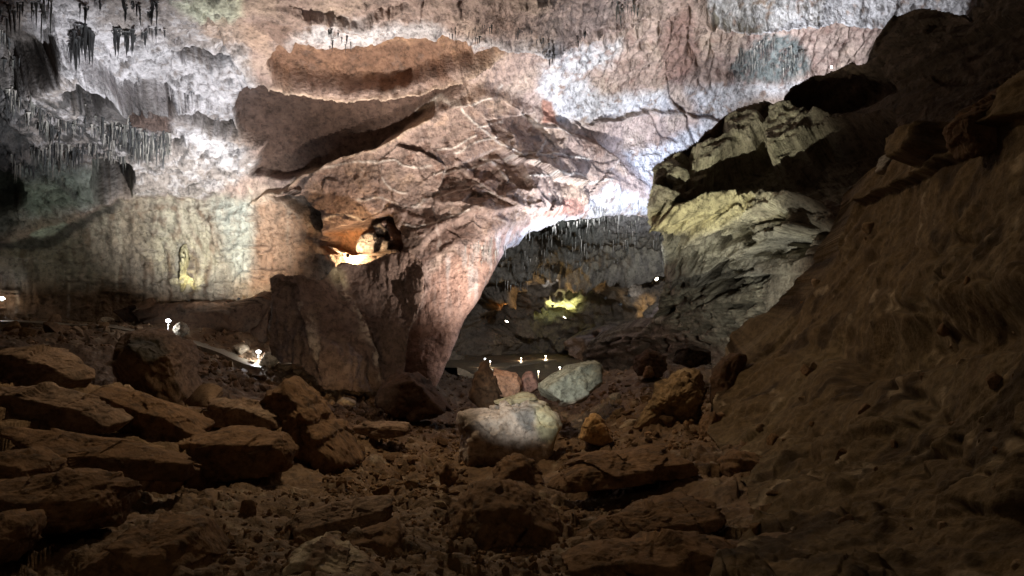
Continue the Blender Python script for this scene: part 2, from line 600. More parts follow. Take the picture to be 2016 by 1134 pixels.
# fluted drapery on the arch foot
S.h -= 0.05 * foot * fbm(p, (0.8, 1.5, 6), 3, 44, ridged=True)
# the arch's soffit rolls back towards the far chamber
ARCH = [(835, 800), (862, 742), (888, 690), (904, 650), (952, 586), (987, 545), (1010, 505), (1045, 478), (1090, 441), (1150, 416), (1220, 409), (1290, 403), (1345, 402)]
da = np.abs(segdist(ARCH, S.wx, S.wy, False))
S.h += 2.0 * np.exp(-(da / 26.0)) * smooth(900, 1010, S.wx) + 0.6 * np.exp(-(da / 12.0))

# ---- the rock's colours, with some light and shade painted in
S.col = np.tile(PINK[None], (len(S.X), 1)).astype(np.float32)
n0 = fbm(p, 3.0, 5, 71)
n1 = fbm(p, 0.8, 4, 74)
n2 = fbm(p, 0.3, 3, 77)
S.paint(smooth(-0.05, 0.35, n0), BEIGE, 0.6)
S.paint(smooth(0.1, 0.4, -n0), BROWN, 0.5)
blot = smooth(-0.05, 0.25, n1 + 0.5 * n2)
S.paint(lefts, C(158, 152, 148), 0.75)
S.paint(lefts * blot, C(186, 180, 180), 0.8)
wh = lambda q, soft=14: S.poly(q, soft)
whites = np.maximum.reduce([
    wh([(60, 60), (140, 100), (210, 140), (330, 180), (345, 205), (430, 270), (480, 300), (470, 330), (380, 310), (340, 240), (480, 240), (500, 170), (470, 120), (340, 90), (200, 60), (150, 0), (60, 0)]),
    wh([(560, 60), (620, 30), (700, 20), (860, 30), (900, 60), (1000, 70), (1080, 60), (1120, 75), (1000, 85), (930, 100), (860, 52), (740, 58), (690, 76)]),
    wh([(1065, 130), (1110, 90), (1220, 70), (1200, 110), (1140, 140), (1180, 190), (1300, 170), (1330, 215), (1240, 220), (1160, 240), (1100, 240), (1060, 170)]),
    wh([(1350, 165), (1470, 170), (1590, 150), (1600, 180), (1480, 190), (1400, 250), (1380, 240)]),
    wh([(1235, 300), (1290, 290), (1400, 230), (1420, 280), (1300, 400), (1285, 380)]),
    wh([(1380, -40), (1950, -40), (1950, 15), (1700, 20), (1560, 25), (1450, 31), (1385, 20)], 5),
    wh([(1165, 400), (1195, 365), (1280, 385), (1330, 400), (1200, 412), (1090, 442), (1010, 500), (985, 530), (960, 520), (990, 470), (1060, 430)], 6)])  # last outline: lamplit arch rim, part of its brightness painted white
S.paint(whites * smooth(-0.35, 0.05, n1 + 0.6 * n2 + 0.15), WHITE)
slabc = slab * (1 - whites)
S.paint(slabc, C(150, 128, 116), 0.75)
S.paint(slabc * smooth(0.0, 0.3, n0 + 0.3 * n1), C(166, 140, 120), 0.7)
S.paint(slabc * smooth(0.15, 0.4, -n0 + 0.3 * n1), C(124, 96, 82), 0.6)
S.paint(orange, ORANGE, 0.9)
S.paint(orange * smooth(0, .3, n1), C(164, 130, 102), 0.6)
S.paint(S.poly([(530, 128), (640, 120), (860, 115), (900, 150), (700, 160), (540, 155)], 8), C(116, 88, 72), 0.8)
S.paint(recess, C(82, 64, 55), 0.96)  # shade of the hollow put into the colour as dark brown
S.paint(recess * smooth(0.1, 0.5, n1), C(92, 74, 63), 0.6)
S.paint(wallmask, C(150, 140, 127), 0.9)
S.paint(wallmask * smooth(-0.1, 0.3, strk), C(176, 160, 142), 0.55)
S.paint(wallmask * smooth(0.05, 0.4, -strk), C(116, 94, 76), 0.6)
S.paint(S.poly([(300, 392), (420, 390), (480, 560), (380, 580), (300, 540)], 40) * smooth(-.25, .15, strk), C(186, 182, 166), .7)
S.paint(S.poly([(415, 395), (505, 395), (500, 470), (492, 545), (455, 540), (440, 450)], 18) * smooth(-0.3, 0.1, strk + 0.2), C(186, 190, 180), 0.85)
S.paint(S.poly([(500, 400), (545, 385), (600, 430), (640, 470), (630, 560), (500, 570)], 20), C(164, 130, 106), 0.7)
S.paint(S.poly([(-260, 560), (200, 560), (350, 590), (500, 600), (640, 610), (640, 800), (-260, 800)], 26), C(112, 86, 62), 0.85)
for k in range(34):
    R = random.Random(k + 300)
    x0_ = R.uniform(170, 620) if k < 26 else R.uniform(0, 240)
    y0_, ln = R.uniform(375, 420) + max(0, 250 - x0_) * .35, R.uniform(40, 190)
    S.paint(S.poly([(x0_, y0_), (x0_ + R.uniform(4, 16), y0_), (x0_ + R.uniform(3, 12), y0_ + ln * .6), (x0_ + R.uniform(0, 5), y0_ + ln)], 5) * smooth(-.3, .2, n2 + .1),
            C(186, 176, 160) if R.random() < .55 else C(84, 74, 66), R.uniform(.35, .7))
S.paint(gm, C(60, 57, 55), 0.9)  # gashes: shade painted in on top of the carved depth
S.paint(S.poly([(-300, 20), (40, 30), (98, 50), (102, 125), (60, 160), (-300, 175)], 10), C(70, 64, 60), 0.9)  # shade of the alcove painted in
drk = S.poly([(-260, 170), (60, 165), (120, 150), (190, 215), (320, 240), (330, 320), (180, 325), (-260, 345)], 18)
S.paint(drk * smooth(-0.15, 0.1, fbm(p, (0.35, 0.6, 0.9), 4, 81)), DKGREY, 0.85)
S.paint(S.poly([(30, 325), (110, 318), (180, 340), (200, 395), (60, 425), (25, 400)], 12), C(140, 150, 144), 0.8)
S.paint(S.poly([(-100, 480), (60, 474), (140, 440), (235, 395), (240, 410), (200, 430), (120, 480), (60, 500)], 6), DKGREY, 0.8)
S.paint(S.poly([(62, 466), (80, 452), (130, 432), (138, 440), (110, 466), (70, 472)], 4), C(206, 210, 196), 0.95)
S.paint(S.poly([(330, 0), (470, -20), (478, 30), (450, 45), (400, 40)], 10), C(204, 208, 184), 0.7)
S.paint(S.poly([(395, 40), (440, 30), (520, 60), (540, 110), (440, 100), (400, 70)], 10), C(168, 144, 126), 0.7)
S.paint(S.poly([(148, 110), (250, 150), (330, 182), (335, 230), (280, 235), (190, 225), (170, 170)], 8), C(104, 99, 97), 0.95)
S.paint(S.poly([(240, 180), (335, 185), (332, 232), (245, 228)], 8), C(104, 84, 75), 0.85)
mp = S.poly([(1478, 84), (1505, 62), (1550, 62), (1582, 90), (1598, 128), (1560, 150), (1510, 162), (1450, 166), (1436, 132)], 10)
S.paint(mp * smooth(-0.45, 0.05, strk + 0.5 * n2 + .2), MOSS, 0.95)
S.paint(mp * smooth(0.0, 0.3, fbm(p, (0.16, 0.3, 1.4), 3, 88)), C(86, 92, 92), 0.7)
S.paint(rightw * smooth(0.05, 0.4, strk - 0.2 * n0) * smooth(220, 160, S.wy), C(128, 100, 92), 0.6)
S.paint(S.poly([(1310, 20), (1350, 0), (1370, 90), (1345, 165), (1300, 150), (1290, 70)], 10), C(132, 102, 94), 0.7)
S.paint(S.poly([(1065, 240), (1072, 195), (1092, 200), (1098, 244)], 3), C(158, 112, 94), 0.9)
S.paint(foot, C(176, 142, 126), 0.85)
S.paint(foot * smooth(-0.05, 0.3, strk) * smooth(640, 540, S.wy), C(192, 182, 176), 0.75)
S.paint(S.poly([(1040, 435), (1110, 392), (1145, 385), (1185, 405), (1140, 412), (1060, 425)], 4), C(150, 108, 96), 0.9)
S.paint(S.poly([(838, 490), (890, 445), (940, 465), (860, 505), (815, 530)], 6), C(112, 90, 80), 0.9)
S.paint(S.poly([(735, 432), (775, 428), (830, 450), (840, 475), (810, 520), (775, 510), (775, 470)], 5), C(104, 86, 74), 0.9)
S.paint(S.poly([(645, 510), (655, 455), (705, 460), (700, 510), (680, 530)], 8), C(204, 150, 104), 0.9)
# calcite veins and crusts along the ledges
veins = [[(905, 186), (925, 235), (970, 280), (1052, 326)], [(1022, 216), (1060, 246), (1130, 264)],
         [(858, 350), (900, 330), (1000, 312), (1060, 303), (1150, 316)], [(775, 415), (880, 388), (935, 360)],
         [(620, 335), (700, 318), (780, 316), (850, 332)], [(755, 348), (775, 370), (805, 378)], [(890, 300), (950, 280), (975, 270)],
         [(930, 350), (972, 385)], [(955, 310), (1010, 365)], [(1040, 350), (1100, 348), (1195, 360)], [(705, 390), (760, 395), (800, 405)],
         [(1075, 280), (1050, 305)], [(800, 445), (830, 450), (870, 435), (915, 430)], [(870, 200), (960, 180), (985, 165)],
         [(935, 250), (990, 240)], [(815, 225), (870, 200), (905, 190)], [(860, 300), (930, 270)], [(650, 430), (690, 420), (715, 432)]]
vm_ = np.zeros_like(S.h)
for q in veins:
    vm_ = np.maximum(vm_, S.line(q, 2.2))
S.h -= 0.05 * vm_
S.paint(vm_ * smooth(-0.5, 0.0, n1), C(222, 210, 198), 0.95)
lip = S.line([(500, 396), (540, 373), (610, 341), (680, 307), (770, 285), (800, 262), (838, 228)], 5)
S.paint(np.maximum(lip, S.line([(530, 162), (600, 171), (700, 176), (830, 171), (905, 152), (985, 110)], 6)), C(196, 170, 146), 0.85)
S.paint(np.maximum(smooth(0.035, 0.008, es), 0.8 * smooth(0.03, 0.006, es2)) * slab * (1 - recess) * (1 - orange) * (1 - wallmask) * smooth(-.25, .15, n1), C(204, 188, 176), 0.5)
S.paint(smooth(0.05, 0.0, e2) * 0.4 * lefts * (1 - wallmask) * smooth(0, .3, n0), C(90, 74, 66), 0.5)
S.paint(slab * (1 - recess) * smooth(.15, .35, fbm(p, (0.5, 0.8, 1.6), 4, 97)) * .5, C(112, 88, 78), .8)
q_ = np.stack([p[:, 0] + 0.45 * p[:, 2], p[:, 1], 2.6 * (p[:, 2] - 0.3 * p[:, 0]) + 0.5 * med], -1).astype(np.float32)
fk = fbm(q_, 0.9, 4, 90, gain=.65)
patchy = smooth(-0.25, 0.25, fbm(p, 2.5, 3, 95))
S.paint(smooth(0.06, 0.22, fk) * patchy * (0.45 + 0.55 * lefts) * (1 - 0.5 * rightw) * (1 - 0.8 * wallmask) * (1 - 0.7 * recess), C(88, 84, 82), 0.75)
S.h += 0.22 * smooth(0.08, 0.3, fk) * lefts
S.col *= (1 + 0.3 * n2 + 0.22 * n1)[:, None]
S.col = np.clip(S.col, 0.01, 0.8)
S.paint(S.poly([(-260, 150), (40, 170), (60, 300), (30, 330), (40, 420), (20, 470), (-260, 520)], 30), C(70, 70, 70), .75)  # far left: darkness of an alcove put into the colour
S.col = np.clip(S.col, .01, .8)
OUT_A = [(-240, -225), (2260, -225), (2260, 402), (1345, 402)] + ARCH[::-1][1:-1] + [(840, 785), (-240, 785)]
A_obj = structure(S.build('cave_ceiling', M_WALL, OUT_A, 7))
AV = S.final()


def on_ceiling(px, py):
    i = int(round((py + 240) / STEP)) * S_A[0] + int(round((px + 260) / STEP))
    return AV[i]


S_A = (A.nx, A.ny)


# the roof goes on overhead, towards and past the viewer
gx, gy = np.meshgrid(np.arange(-60, 60.1, .6), np.arange(-25, 30.1, .6))
gx, gy = gx.ravel(), gy.ravel()
gp = np.stack([gx, gy, np.zeros_like(gx)], -1).astype(np.float32)
gz = np.interp(gy, [-25, -5, 10, 22, 30], [2, 13, 16, 15.2, 15.5]) - 0.006 * gx ** 2 + 1.2 * fbm(gp, 8, 4, 601) + .4 * fbm(gp, 2, 3, 605)
gc = np.clip(PINK[None] * .8 * (1 + .3 * fbm(gp, 2.5, 4, 607))[:, None], .02, .7)
structure(mesh_from('cave_roof', np.stack([gx, gy, gz], -1), grid_quads(len(np.arange(-25, 30.1, .6)), len(np.arange(-60, 60.1, .6))), gc, M_WALL))

# ================================================================== the far chamber beyond the arch
far_ctrl = [(820, 330, 62), (1100, 330, 64), (1420, 330, 66), (820, 430, 72), (1100, 440, 72), (1420, 440, 74),
            (900, 520, 84), (1100, 520, 86), (1400, 520, 84), (860, 600, 84), (1000, 600, 90), (1150, 600, 92), (1400, 600, 82),
            (860, 720, 78), (1000, 690, 94), (1150, 690, 96), (1250, 680, 78), (1400, 690, 70), (900, 800, 78), (1150, 800, 96), (1400, 800, 70)]
S = Sheet(800, 1440, 320, 800, STEP, far_ctrl, 3, 6)
B = S
p = S.p
n0, n1, n2 = fbm(p, 6.0, 4, 171), fbm(p, 1.6, 4, 174), fbm(p, 0.6, 3, 177)
st = fbm(p, (0.5, 0.8, 5.0), 3, 115)
f1, e1 = facet(p[:, 0] + n1, p[:, 2] * 1.6 + 0.5 * p[:, 0] + n0 * 2, 4.5, 33, 2.0, 2.4)
f2, e2 = facet(p[:, 0] * 0.8 + n1, p[:, 2] * 1.8 - 0.4 * p[:, 0], 1.8, 34, 0.8, 0.9)
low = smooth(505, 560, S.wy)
S.h += n0 * 2.4 + n1 * 0.7 + n2 * 0.25 + (f1 + f2) * (0.25 + 0.75 * low) + st * 0.5 * (1 - low)
S.step([(900, 560), (960, 530), (1040, 520), (1120, 540), (1200, 530), (1300, 530)], 2.5, 30, -1)
S.h += 4 * S.poly([(1090, 705), (1120, 685), (1160, 682), (1178, 712), (1100, 720)], 6)
S.h += 3 * S.poly([(900, 690), (890, 640), (930, 590), (975, 580), (960, 640), (940, 700)], 14)
S.h -= 3 * S.poly([(985, 590), (1000, 560), (975, 548), (945, 600), (930, 640), (955, 640)], 14)
S.h -= 2.5 * S.poly([(1150, 660), (1200, 640), (1250, 660), (1230, 730), (1170, 730)], 12)
S.h -= 2.5 * S.poly([(1270, 650), (1330, 640), (1400, 680), (1400, 740), (1280, 740)], 12)
S.col = np.tile(C(108, 102, 94)[None], (len(S.X), 1)).astype(np.float32)
S.paint(smooth(0, 0.3, n1), C(98, 90, 80), 0.7)
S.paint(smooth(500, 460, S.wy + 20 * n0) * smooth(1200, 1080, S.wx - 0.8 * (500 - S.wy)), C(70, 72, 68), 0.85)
S.paint(smooth(440, 560, S.wx - 700) * smooth(470, 440, S.wy), C(150, 146, 146), 0.6)
S.paint(S.poly([(1010, 520), (1100, 490), (1250, 470), (1310, 480), (1310, 520), (1150, 530), (1010, 548)], 16) * smooth(-.2, .2, st), C(150, 142, 126), 0.7)
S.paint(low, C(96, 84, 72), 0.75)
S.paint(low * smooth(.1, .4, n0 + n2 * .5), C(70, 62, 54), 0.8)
S.paint(S.poly([(1060, 630), (1090, 590), (1140, 560), (1160, 580), (1130, 625), (1090, 640)], 8), C(176, 176, 130), 0.8)  # yellow pool of the floodlight, painted into the rock
S.paint(S.poly([(1150, 670), (1200, 640), (1330, 640), (1420, 690), (1400, 760), (1170, 740)], 12), C(126, 110, 104), 0.8)
S.paint(S.poly([(960, 600), (965, 570), (1010, 548), (1015, 560), (990, 600)], 5), C(190, 140, 84), 0.85)  # amber lamplight by the arch, put into the colour
S.col *= (1 + 0.3 * n2 + 0.2 * n1)[:, None]
S.col = np.clip(S.col, 0.01, 0.8)
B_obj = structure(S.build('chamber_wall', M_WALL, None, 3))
BV = S.final()


# ================================================================== the outcrop and hill on the right
hill_ctrl = [(1240, 300, 44), (1290, 330, 42.5), (1285, 430, 42), (1310, 520, 45), (1250, 640, 52), (1160, 700, 56), (1330, 650, 48), (1420, 640, 43), (1400, 740, 42),
             (1350, 330, 41.5), (1430, 300, 42), (1420, 400, 40), (1540, 400, 38), (1500, 520, 39), (1600, 560, 34), (1560, 640, 36), (1640, 480, 32),
             (1430, 220, 44), (1540, 190, 42), (1640, 300, 37), (1700, 200, 38), (1640, 140, 42), (1730, 100, 38), (1760, 30, 38), (1900, 30, 34), (2100, 0, 28), (2100, 200, 24), (1850, 180, 32), (1780, 320, 29), (1750, 450, 27), (1500, 800, 34), (1250, 790, 50), (2000, -60, 32), (2400, -60, 22), (2400, 200, 19), (2400, 500, 18)]
S = Sheet(1130, 2390, -60, 800, STEP, hill_ctrl, 5, 5)
H = S
p = S.p
n0, n1, n2 = fbm(p, 4.5, 4, 271), fbm(p, 1.1, 4, 274), fbm(p, 0.4, 3, 277)
rg = fbm(p, 0.8, 4, 280, ridged=True)
# beds dip to the left: jointed blocks along them
bx, bz = p[:, 0] * 0.95 + p[:, 2] * 0.3, p[:, 2] * 0.95 - p[:, 0] * 0.32
f1, e1 = facet(bx * 0.5 + n1 * .06, bz * 1.4 + n1 * 0.08, 1.25, 43, 0.9, 1.5)
f2, e2 = facet(bx * 0.5, bz * 1.7 + n2 * 0.05, 0.5, 44, 0.25, 0.3)
rr = smooth(1720, 1600, S.wx)
plain = S.poly([(1500, 520), (1560, 480), (1640, 490), (1630, 560), (1560, 640), (1520, 680), (1500, 600)], 14)
S.h += n0 * 0.5 + n1 * 0.1
S.h += (f1 * 1.0 + f2 * 1.0 - 0.2 * rg + n2 * 0.1) * (1 - 0.8 * plain) * (0.5 + 0.5 * rr)
S.h += 2.7 * S.poly([(1330, 396), (1350, 384), (1392, 352), (1406, 322), (1432, 302), (1450, 294), (1482, 281), (1490, 262), (1512, 250), (1508, 275), (1512, 306), (1530, 310), (1552, 296), (1580, 288), (1600, 262), (1660, 240), (1760, 230), (1760, 420), (1640, 400), (1560, 394), (1440, 386)], 5)
S.h += 2.4 * S.poly([(1200, 330), (1290, 314), (1340, 293), (1385, 285), (1430, 279), (1433, 266), (1426, 244), (1500, 224), (1506, 246), (1516, 240), (1519, 223), (1550, 214), (1640, 228), (1760, 180), (1700, 60), (1400, 150)], 4)
for g, d in [([(1330, 302), (1360, 290), (1372, 300), (1376, 318), (1362, 340), (1342, 332), (1350, 318), (1340, 312)], 1.0), ([(1372, 324), (1402, 320), (1407, 334), (1362, 360), (1338, 362), (1358, 345)], 1.0),
             ([(1282, 395), (1296, 372), (1310, 352), (1312, 332), (1305, 350), (1290, 370)], .8), ([(1440, 452), (1500, 430), (1555, 420), (1548, 432), (1490, 448), (1442, 462)], .9),
             ([(1310, 480), (1335, 475), (1350, 490), (1330, 505)], .8), ([(1400, 500), (1440, 492), (1455, 510), (1420, 520)], .9), ([(1530, 470), (1560, 460), (1575, 500), (1555, 515)], 1.2), ([(1440, 600), (1500, 590), (1510, 620), (1450, 630)], .6)]:
    S.h += d * S.poly(g, 3)
pk = fbm(np.stack([bx * .5, p[:, 1] * .7, bz * 1.3], -1).astype(np.float32), 0.75, 4, 290)
bs_ = bz / 0.6 + 0.5 * n0
S.h += (1 - plain) * 0.14 * np.abs((bs_ - np.floor(bs_)) * 2 - 1)
S.h += 1.0 * smooth(0.08, 0.28, pk) * (1 - plain) * smooth(430, 470, S.wy)
S.step([(1275, 440), (1340, 400), (1420, 388), (1560, 394)], 0.9, 40, 1)
S.step([(1300, 480), (1400, 470), (1500, 440), (1560, 425)], -0.8, 14, 1)
S.step([(1340, 580), (1400, 560), (1480, 545)], 1.4, 20, -1)
S.h += 1.6 * S.poly([(1350, 570), (1400, 550), (1440, 540), (1475, 548), (1430, 562), (1380, 580)], 4)
S.h += 1.2 * S.poly([(1590, 410), (1640, 405), (1650, 460), (1600, 470), (1575, 440)], 10)
S.step([(1725, 110), (1740, 80), (1762, 34)], 1.4, 30, -1)
S.col = np.tile(C(146, 138, 120)[None], (len(S.X), 1)).astype(np.float32)
S.paint(smooth(0.0, 0.35, n0 + 0.3 * n2), C(178, 172, 148), 0.7)
S.paint(S.poly([(1270, 430), (1340, 395), (1480, 388), (1500, 420), (1400, 450), (1290, 455)], 10), C(180, 170, 130), 0.7)
S.paint(S.poly([(1300, 480), (1480, 440), (1560, 440), (1500, 560), (1340, 560)], 16), C(128, 124, 114), 0.8)
S.paint(smooth(0.12, 0.0, e2) * (1 - plain), C(70, 64, 52), 0.6)
S.paint(smooth(0.1, 0.3, pk) * (1 - plain) * smooth(430, 470, S.wy), C(66, 60, 52), 0.8)  # pockets: shade painted in along with their depth
S.paint(plain, C(116, 108, 94), .8)
S.paint(smooth(0.1, 0.3, n1) * smooth(560, 620, S.wy), C(70, 62, 52), 0.6)
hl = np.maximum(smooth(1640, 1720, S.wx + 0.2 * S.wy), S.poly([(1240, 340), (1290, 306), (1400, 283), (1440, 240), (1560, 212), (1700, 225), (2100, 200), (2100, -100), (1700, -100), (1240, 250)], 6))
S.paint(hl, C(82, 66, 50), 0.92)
S.paint(S.poly([(1440, 690), (1330, 640), (1250, 640), (1150, 690), (1170, 800), (1500, 800), (1540, 660)], 20), C(128, 108, 94), 0.8)
S.col *= (1 + 0.3 * n2 + 0.25 * n1)[:, None]
S.col = np.clip(S.col, 0.01, 0.8)
OUT_H = [(1284, 330), (1292, 311), (1340, 282), (1400, 251), (1430, 213), (1500, 192), (1540, 183), (1562, 160), (1600, 143), (1640, 134), (1668, 124), (1690, 128), (1722, 112),
         (1728, 80), (1745, 55), (1762, 30), (1800, 18), (1850, 24), (1900, 34), (1914, 42), (1916, 18), (1922, 12), (1936, 16), (1942, -30), (2375, -50), (2375, 780),
         (1160, 780), (1150, 700), (1165, 668), (1215, 652), (1275, 640), (1302, 575), (1308, 520), (1304, 480), (1298, 458), (1280, 446), (1273, 420), (1284, 372)]
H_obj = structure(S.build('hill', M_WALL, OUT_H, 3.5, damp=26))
HV = S.final()


# ================================================================== the near slope on the right
slope_ctrl = [(2120, 60, 11), (2016, 140, 12), (1880, 235, 16), (1740, 310, 20), (1690, 390, 22), (1640, 500, 23), (1560, 610, 24), (1470, 700, 24.5), (1400, 790, 23), (1380, 860, 21),
              (2016, 350, 11), (1850, 420, 15), (2016, 600, 9.2), (1800, 600, 14.5), (1650, 700, 18), (2016, 850, 7.6), (1800, 850, 11), (1600, 850, 15.5), (1480, 900, 17.5),
              (1440, 960, 14.5), (1600, 1000, 11), (1800, 1050, 8.4), (2016, 1134, 6), (1300, 1030, 10.5), (1150, 1100, 8.6), (1300, 1134, 8), (1600, 1134, 7.4), (1000, 1200, 7.2), (2120, 1200, 5.2), (1200, 960, 14.2), (2400, 0, 8), (2400, 350, 8), (2400, 700, 6.6), (2400, 1200, 4.6)]
S = Sheet(960, 2400, 20, 1200, STEP, slope_ctrl, 7, 5)
E = S
p = S.p
n0, n1, n2 = fbm(p, 2.6, 5, 371), fbm(p, 0.7, 4, 374), fbm(p, 0.22, 3, 377)
sl = np.stack([(p[:, 0] * .6 + p[:, 2] * .75) * .3, p[:, 1] * .6, p[:, 2] * .7 - p[:, 0] * .7], -1).astype(np.float32)
S.h += fbm(sl, 1.0, 2, 383) * 0.06
S.h += n0 * 0.30 + n1 * 0.09 + n2 * 0.035 - 0.05 * fbm(p, 0.5, 4, 380, ridged=True)
nl = fbm(p, 2.6, 2, 371)
sx, sz = p[:, 0] * 0.8 + p[:, 2] * 0.6, p[:, 2] * 0.8 - p[:, 0] * 0.6
f1, e1 = facet(sx * 0.6 + nl * 0.3, sz + p[:, 1] * 0.6 + nl * .3, 1.0, 53, 0.12, 0.06)
f2, e2 = facet(sx * 0.7 + nl * 0.2, sz * 1.0 + p[:, 1] * 0.6, 0.36, 54, 0.04, 0.03)
S.h += f1 * (0.5 + 0.7 * smooth(0, .3, n0)) + f2
ux, uz = p[:, 0] + .25 * nl, p[:, 2] + 0.7 * p[:, 1] + .2 * nl
dm = smooth(-.3, .3, fbm(p, 2.2, 3, 385))
S.h -= dm * (0.34 * domes(ux, uz, 1.1, 1, .4) + 0.4 * domes(ux, uz, .45, 2, .5) + .45 * domes(ux, uz, .2, 3, .6))
S.step([(2016, 140), (1940, 195), (1830, 262), (1740, 312), (1690, 360)], 0.3, 16, 1)
S.step([(2016, 235), (1960, 275), (1880, 330), (1800, 360), (1700, 400), (1660, 470)], 0.35, 30, 1)
S.step([(1450, 690), (1560, 600), (1640, 500)], 0.5, 20, -1)
S.h += 0.8 * S.poly([(1640, 690), (1740, 640), (1900, 590), (2060, 560), (2060, 640), (1900, 680), (1760, 720), (1660, 740)], 34)
S.h += 1.0 * S.poly([(1810, 275), (1890, 240), (1900, 300), (1870, 320), (1830, 330)], 4) * -0.7
for k in range(70):
    R = random.Random(k)
    x, y = R.uniform(1560, 2050), R.uniform(420, 1050)
    if y > 420 + (1700 - x) * 1.0:
        S.h += R.uniform(.08, .22) * np.exp(-(((S.wx - x) / R.uniform(8, 22)) ** 2 + ((S.wy - y) / R.uniform(6, 14)) ** 2))
S.col = np.tile(C(100, 84, 62)[None], (len(S.X), 1)).astype(np.float32)
S.paint(smooth(0.0, 0.35, n0), C(112, 98, 76), 0.7)
S.paint(smooth(0.05, 0.4, n1), C(80, 66, 48), 0.7)
S.paint(smooth(0.1, 0.3, fbm(p, 1.3, 4, 390)), C(58, 45, 30), 0.85)
S.paint(smooth(0.28, 0.42, fbm(p, 1.1, 4, 395)), C(170, 154, 130), 0.6)
S.col *= (1 + 0.35 * n2 + 0.25 * fbm(p, 0.12, 2, 399))[:, None]
S.col = np.clip(S.col, 0.008, 0.8)
OUT_E = [(2385, 40), (2130, 85), (2016, 140), (1940, 195), (1880, 234), (1812, 268), (1742, 310), (1702, 345), (1692, 392), (1662, 455), (1642, 502), (1592, 570), (1562, 610), (1545, 628), (1500, 668), (1468, 698), (1440, 742),
         (1402, 790), (1392, 850), (1432, 900), (1470, 960), (1482, 1020), (1450, 1080), (1400, 1134), (1370, 1190), (2385, 1190)]
E_obj = structure(S.build('slope', M_NEAR, OUT_E, 3.5, damp=24))
EV = S.final()

# ================================================================== the cave floor, a height field reaching the far chamber
floor_px = [(1008, 1250, 6.2), (1008, 1134, 8), (1008, 1056, 12), (1008, 1007, 16), (1008, 970, 20), (1008, 930, 25), (1000, 890, 30), (980, 845, 38), (930, 815, 45), (960, 763, 60), (1020, 712, 85), (1100, 706, 90), (900, 735, 70),
            (300, 1134, 7.8), (0, 1134, 7.2), (-300, 1134, 7), (300, 1020, 13), (0, 1000, 12), (600, 1000, 14), (700, 900, 24), (800, 860, 31), (620, 760, 44), (740, 770, 44),
            (510, 716, 45), (332, 652, 45), (420, 690, 44), (250, 640, 50), (0, 612, 50), (-300, 600, 50), (0, 680, 36), (-300, 690, 36), (250, 740, 34), (450, 770, 34), (150, 860, 22), (450, 880, 22), (-300, 860, 20),
            (1200, 800, 30), (1330, 790, 28), (1180, 850, 26), (1400, 760, 33), (1250, 745, 40), (1350, 715, 48), (1250, 900, 20), (1400, 860, 22), (1150, 740, 55), (1250, 730, 70), (1420, 1000, 13.5), (1250, 1030, 11.5), (1700, 1134, 8.2),
            (860, 765, 46), (650, 650, 52), (560, 640, 52), (400, 595, 52), (1500, 800, 34), (2100, 1134, 8), (1150, 1134, 8)]
fc = np.array([P(*q) for q in floor_px])
fctrl = [tuple(q) for q in fc]


def floor_base(x, y):
    return tps(fctrl, x, y, 2e-3)


def floor_fine(x, y):
    q = np.stack([x, y, np.zeros_like(x)], -1).astype(np.float32)
    a = fbm(q, 3.2, 4, 400) * 0.55 + fbm(q, 0.8, 4, 410) * 0.22
    return a, q


az = np.arange(-330, 2340, 3.0)
rows = np.exp(np.linspace(math.log(4.5), math.log(108), 520))
AX, RY = np.meshgrid((az - CX) / F, rows)
fx, fy = (AX * RY).ravel(), RY.ravel()
fz = floor_base(fx, fy)
fa, fq = floor_fine(fx, fy)
calm = smooth(52, 66, fy)
f1, e1 = facet(fx, fy, 0.8, 61, 0.5, 0.14)
f2, e2 = facet(fx, fy, 0.28, 62, 0.2, 0.05)
m_ = fbm(fq, 3.0, 3, 425)
fh = fa + (f1 + f2) * (0.35 + 0.65 * smooth(-.1, .2, fbm(fq, 4.0, 3, 420))) + fbm(fq, 0.22, 3, 430) * 0.05 + 0.3 * domes(fx, fy, .9, 4, .3) * smooth(-.1, .3, m_) + .25 * domes(fx, fy, .35, 5, .4) * smooth(0, .3, m_)
fz = fz + fh * (1 - 0.93 * calm)
fcol = np.tile(C(112, 88, 64)[None], (len(fx), 1)).astype(np.float32)


def fpaint(m, c, k):
    global fcol
    m = (m * k)[:, None]
    fcol = fcol * (1 - m) + c * m


m1, m2 = fbm(fq, 1.6, 4, 440), fbm(fq, 0.35, 3, 450)
fpaint(smooth(0, .35, m1), C(132, 110, 86), .7)
fpaint(smooth(.05, .35, m2), C(78, 60, 42), .6)
fpaint(smooth(.22, .4, fbm(fq, .5, 3, 460)), C(160, 146, 124), .6)
fpaint(calm, C(84, 74, 62), .8)
fcol *= (1 + 0.3 * m2)[:, None]
fcol = np.clip(fcol, 0.008, .7)
FL = structure(mesh_from('ground', np.stack([fx, fy, fz], -1), grid_quads(len(rows), len(az))[:, ::-1], fcol, M_FLOOR))
_nr, _na = len(rows), len(az)
FZ = fz.reshape(_nr, _na)
_lr0, _lr1 = math.log(4.5), math.log(108)


def floor_z(x, y):
    r = (math.log(max(y, 4.6)) - _lr0) / (_lr1 - _lr0) * (_nr - 1)
    a = (x / y * F + CX + 330) / 3.0
    r = min(max(int(r), 0), _nr - 2)
    a = min(max(int(a), 0), _na - 2)
    return float(FZ[r, a])


def on_floor(px, d):
    x = (px - CX) / F * d
    return (x, d, floor_z(x, d))

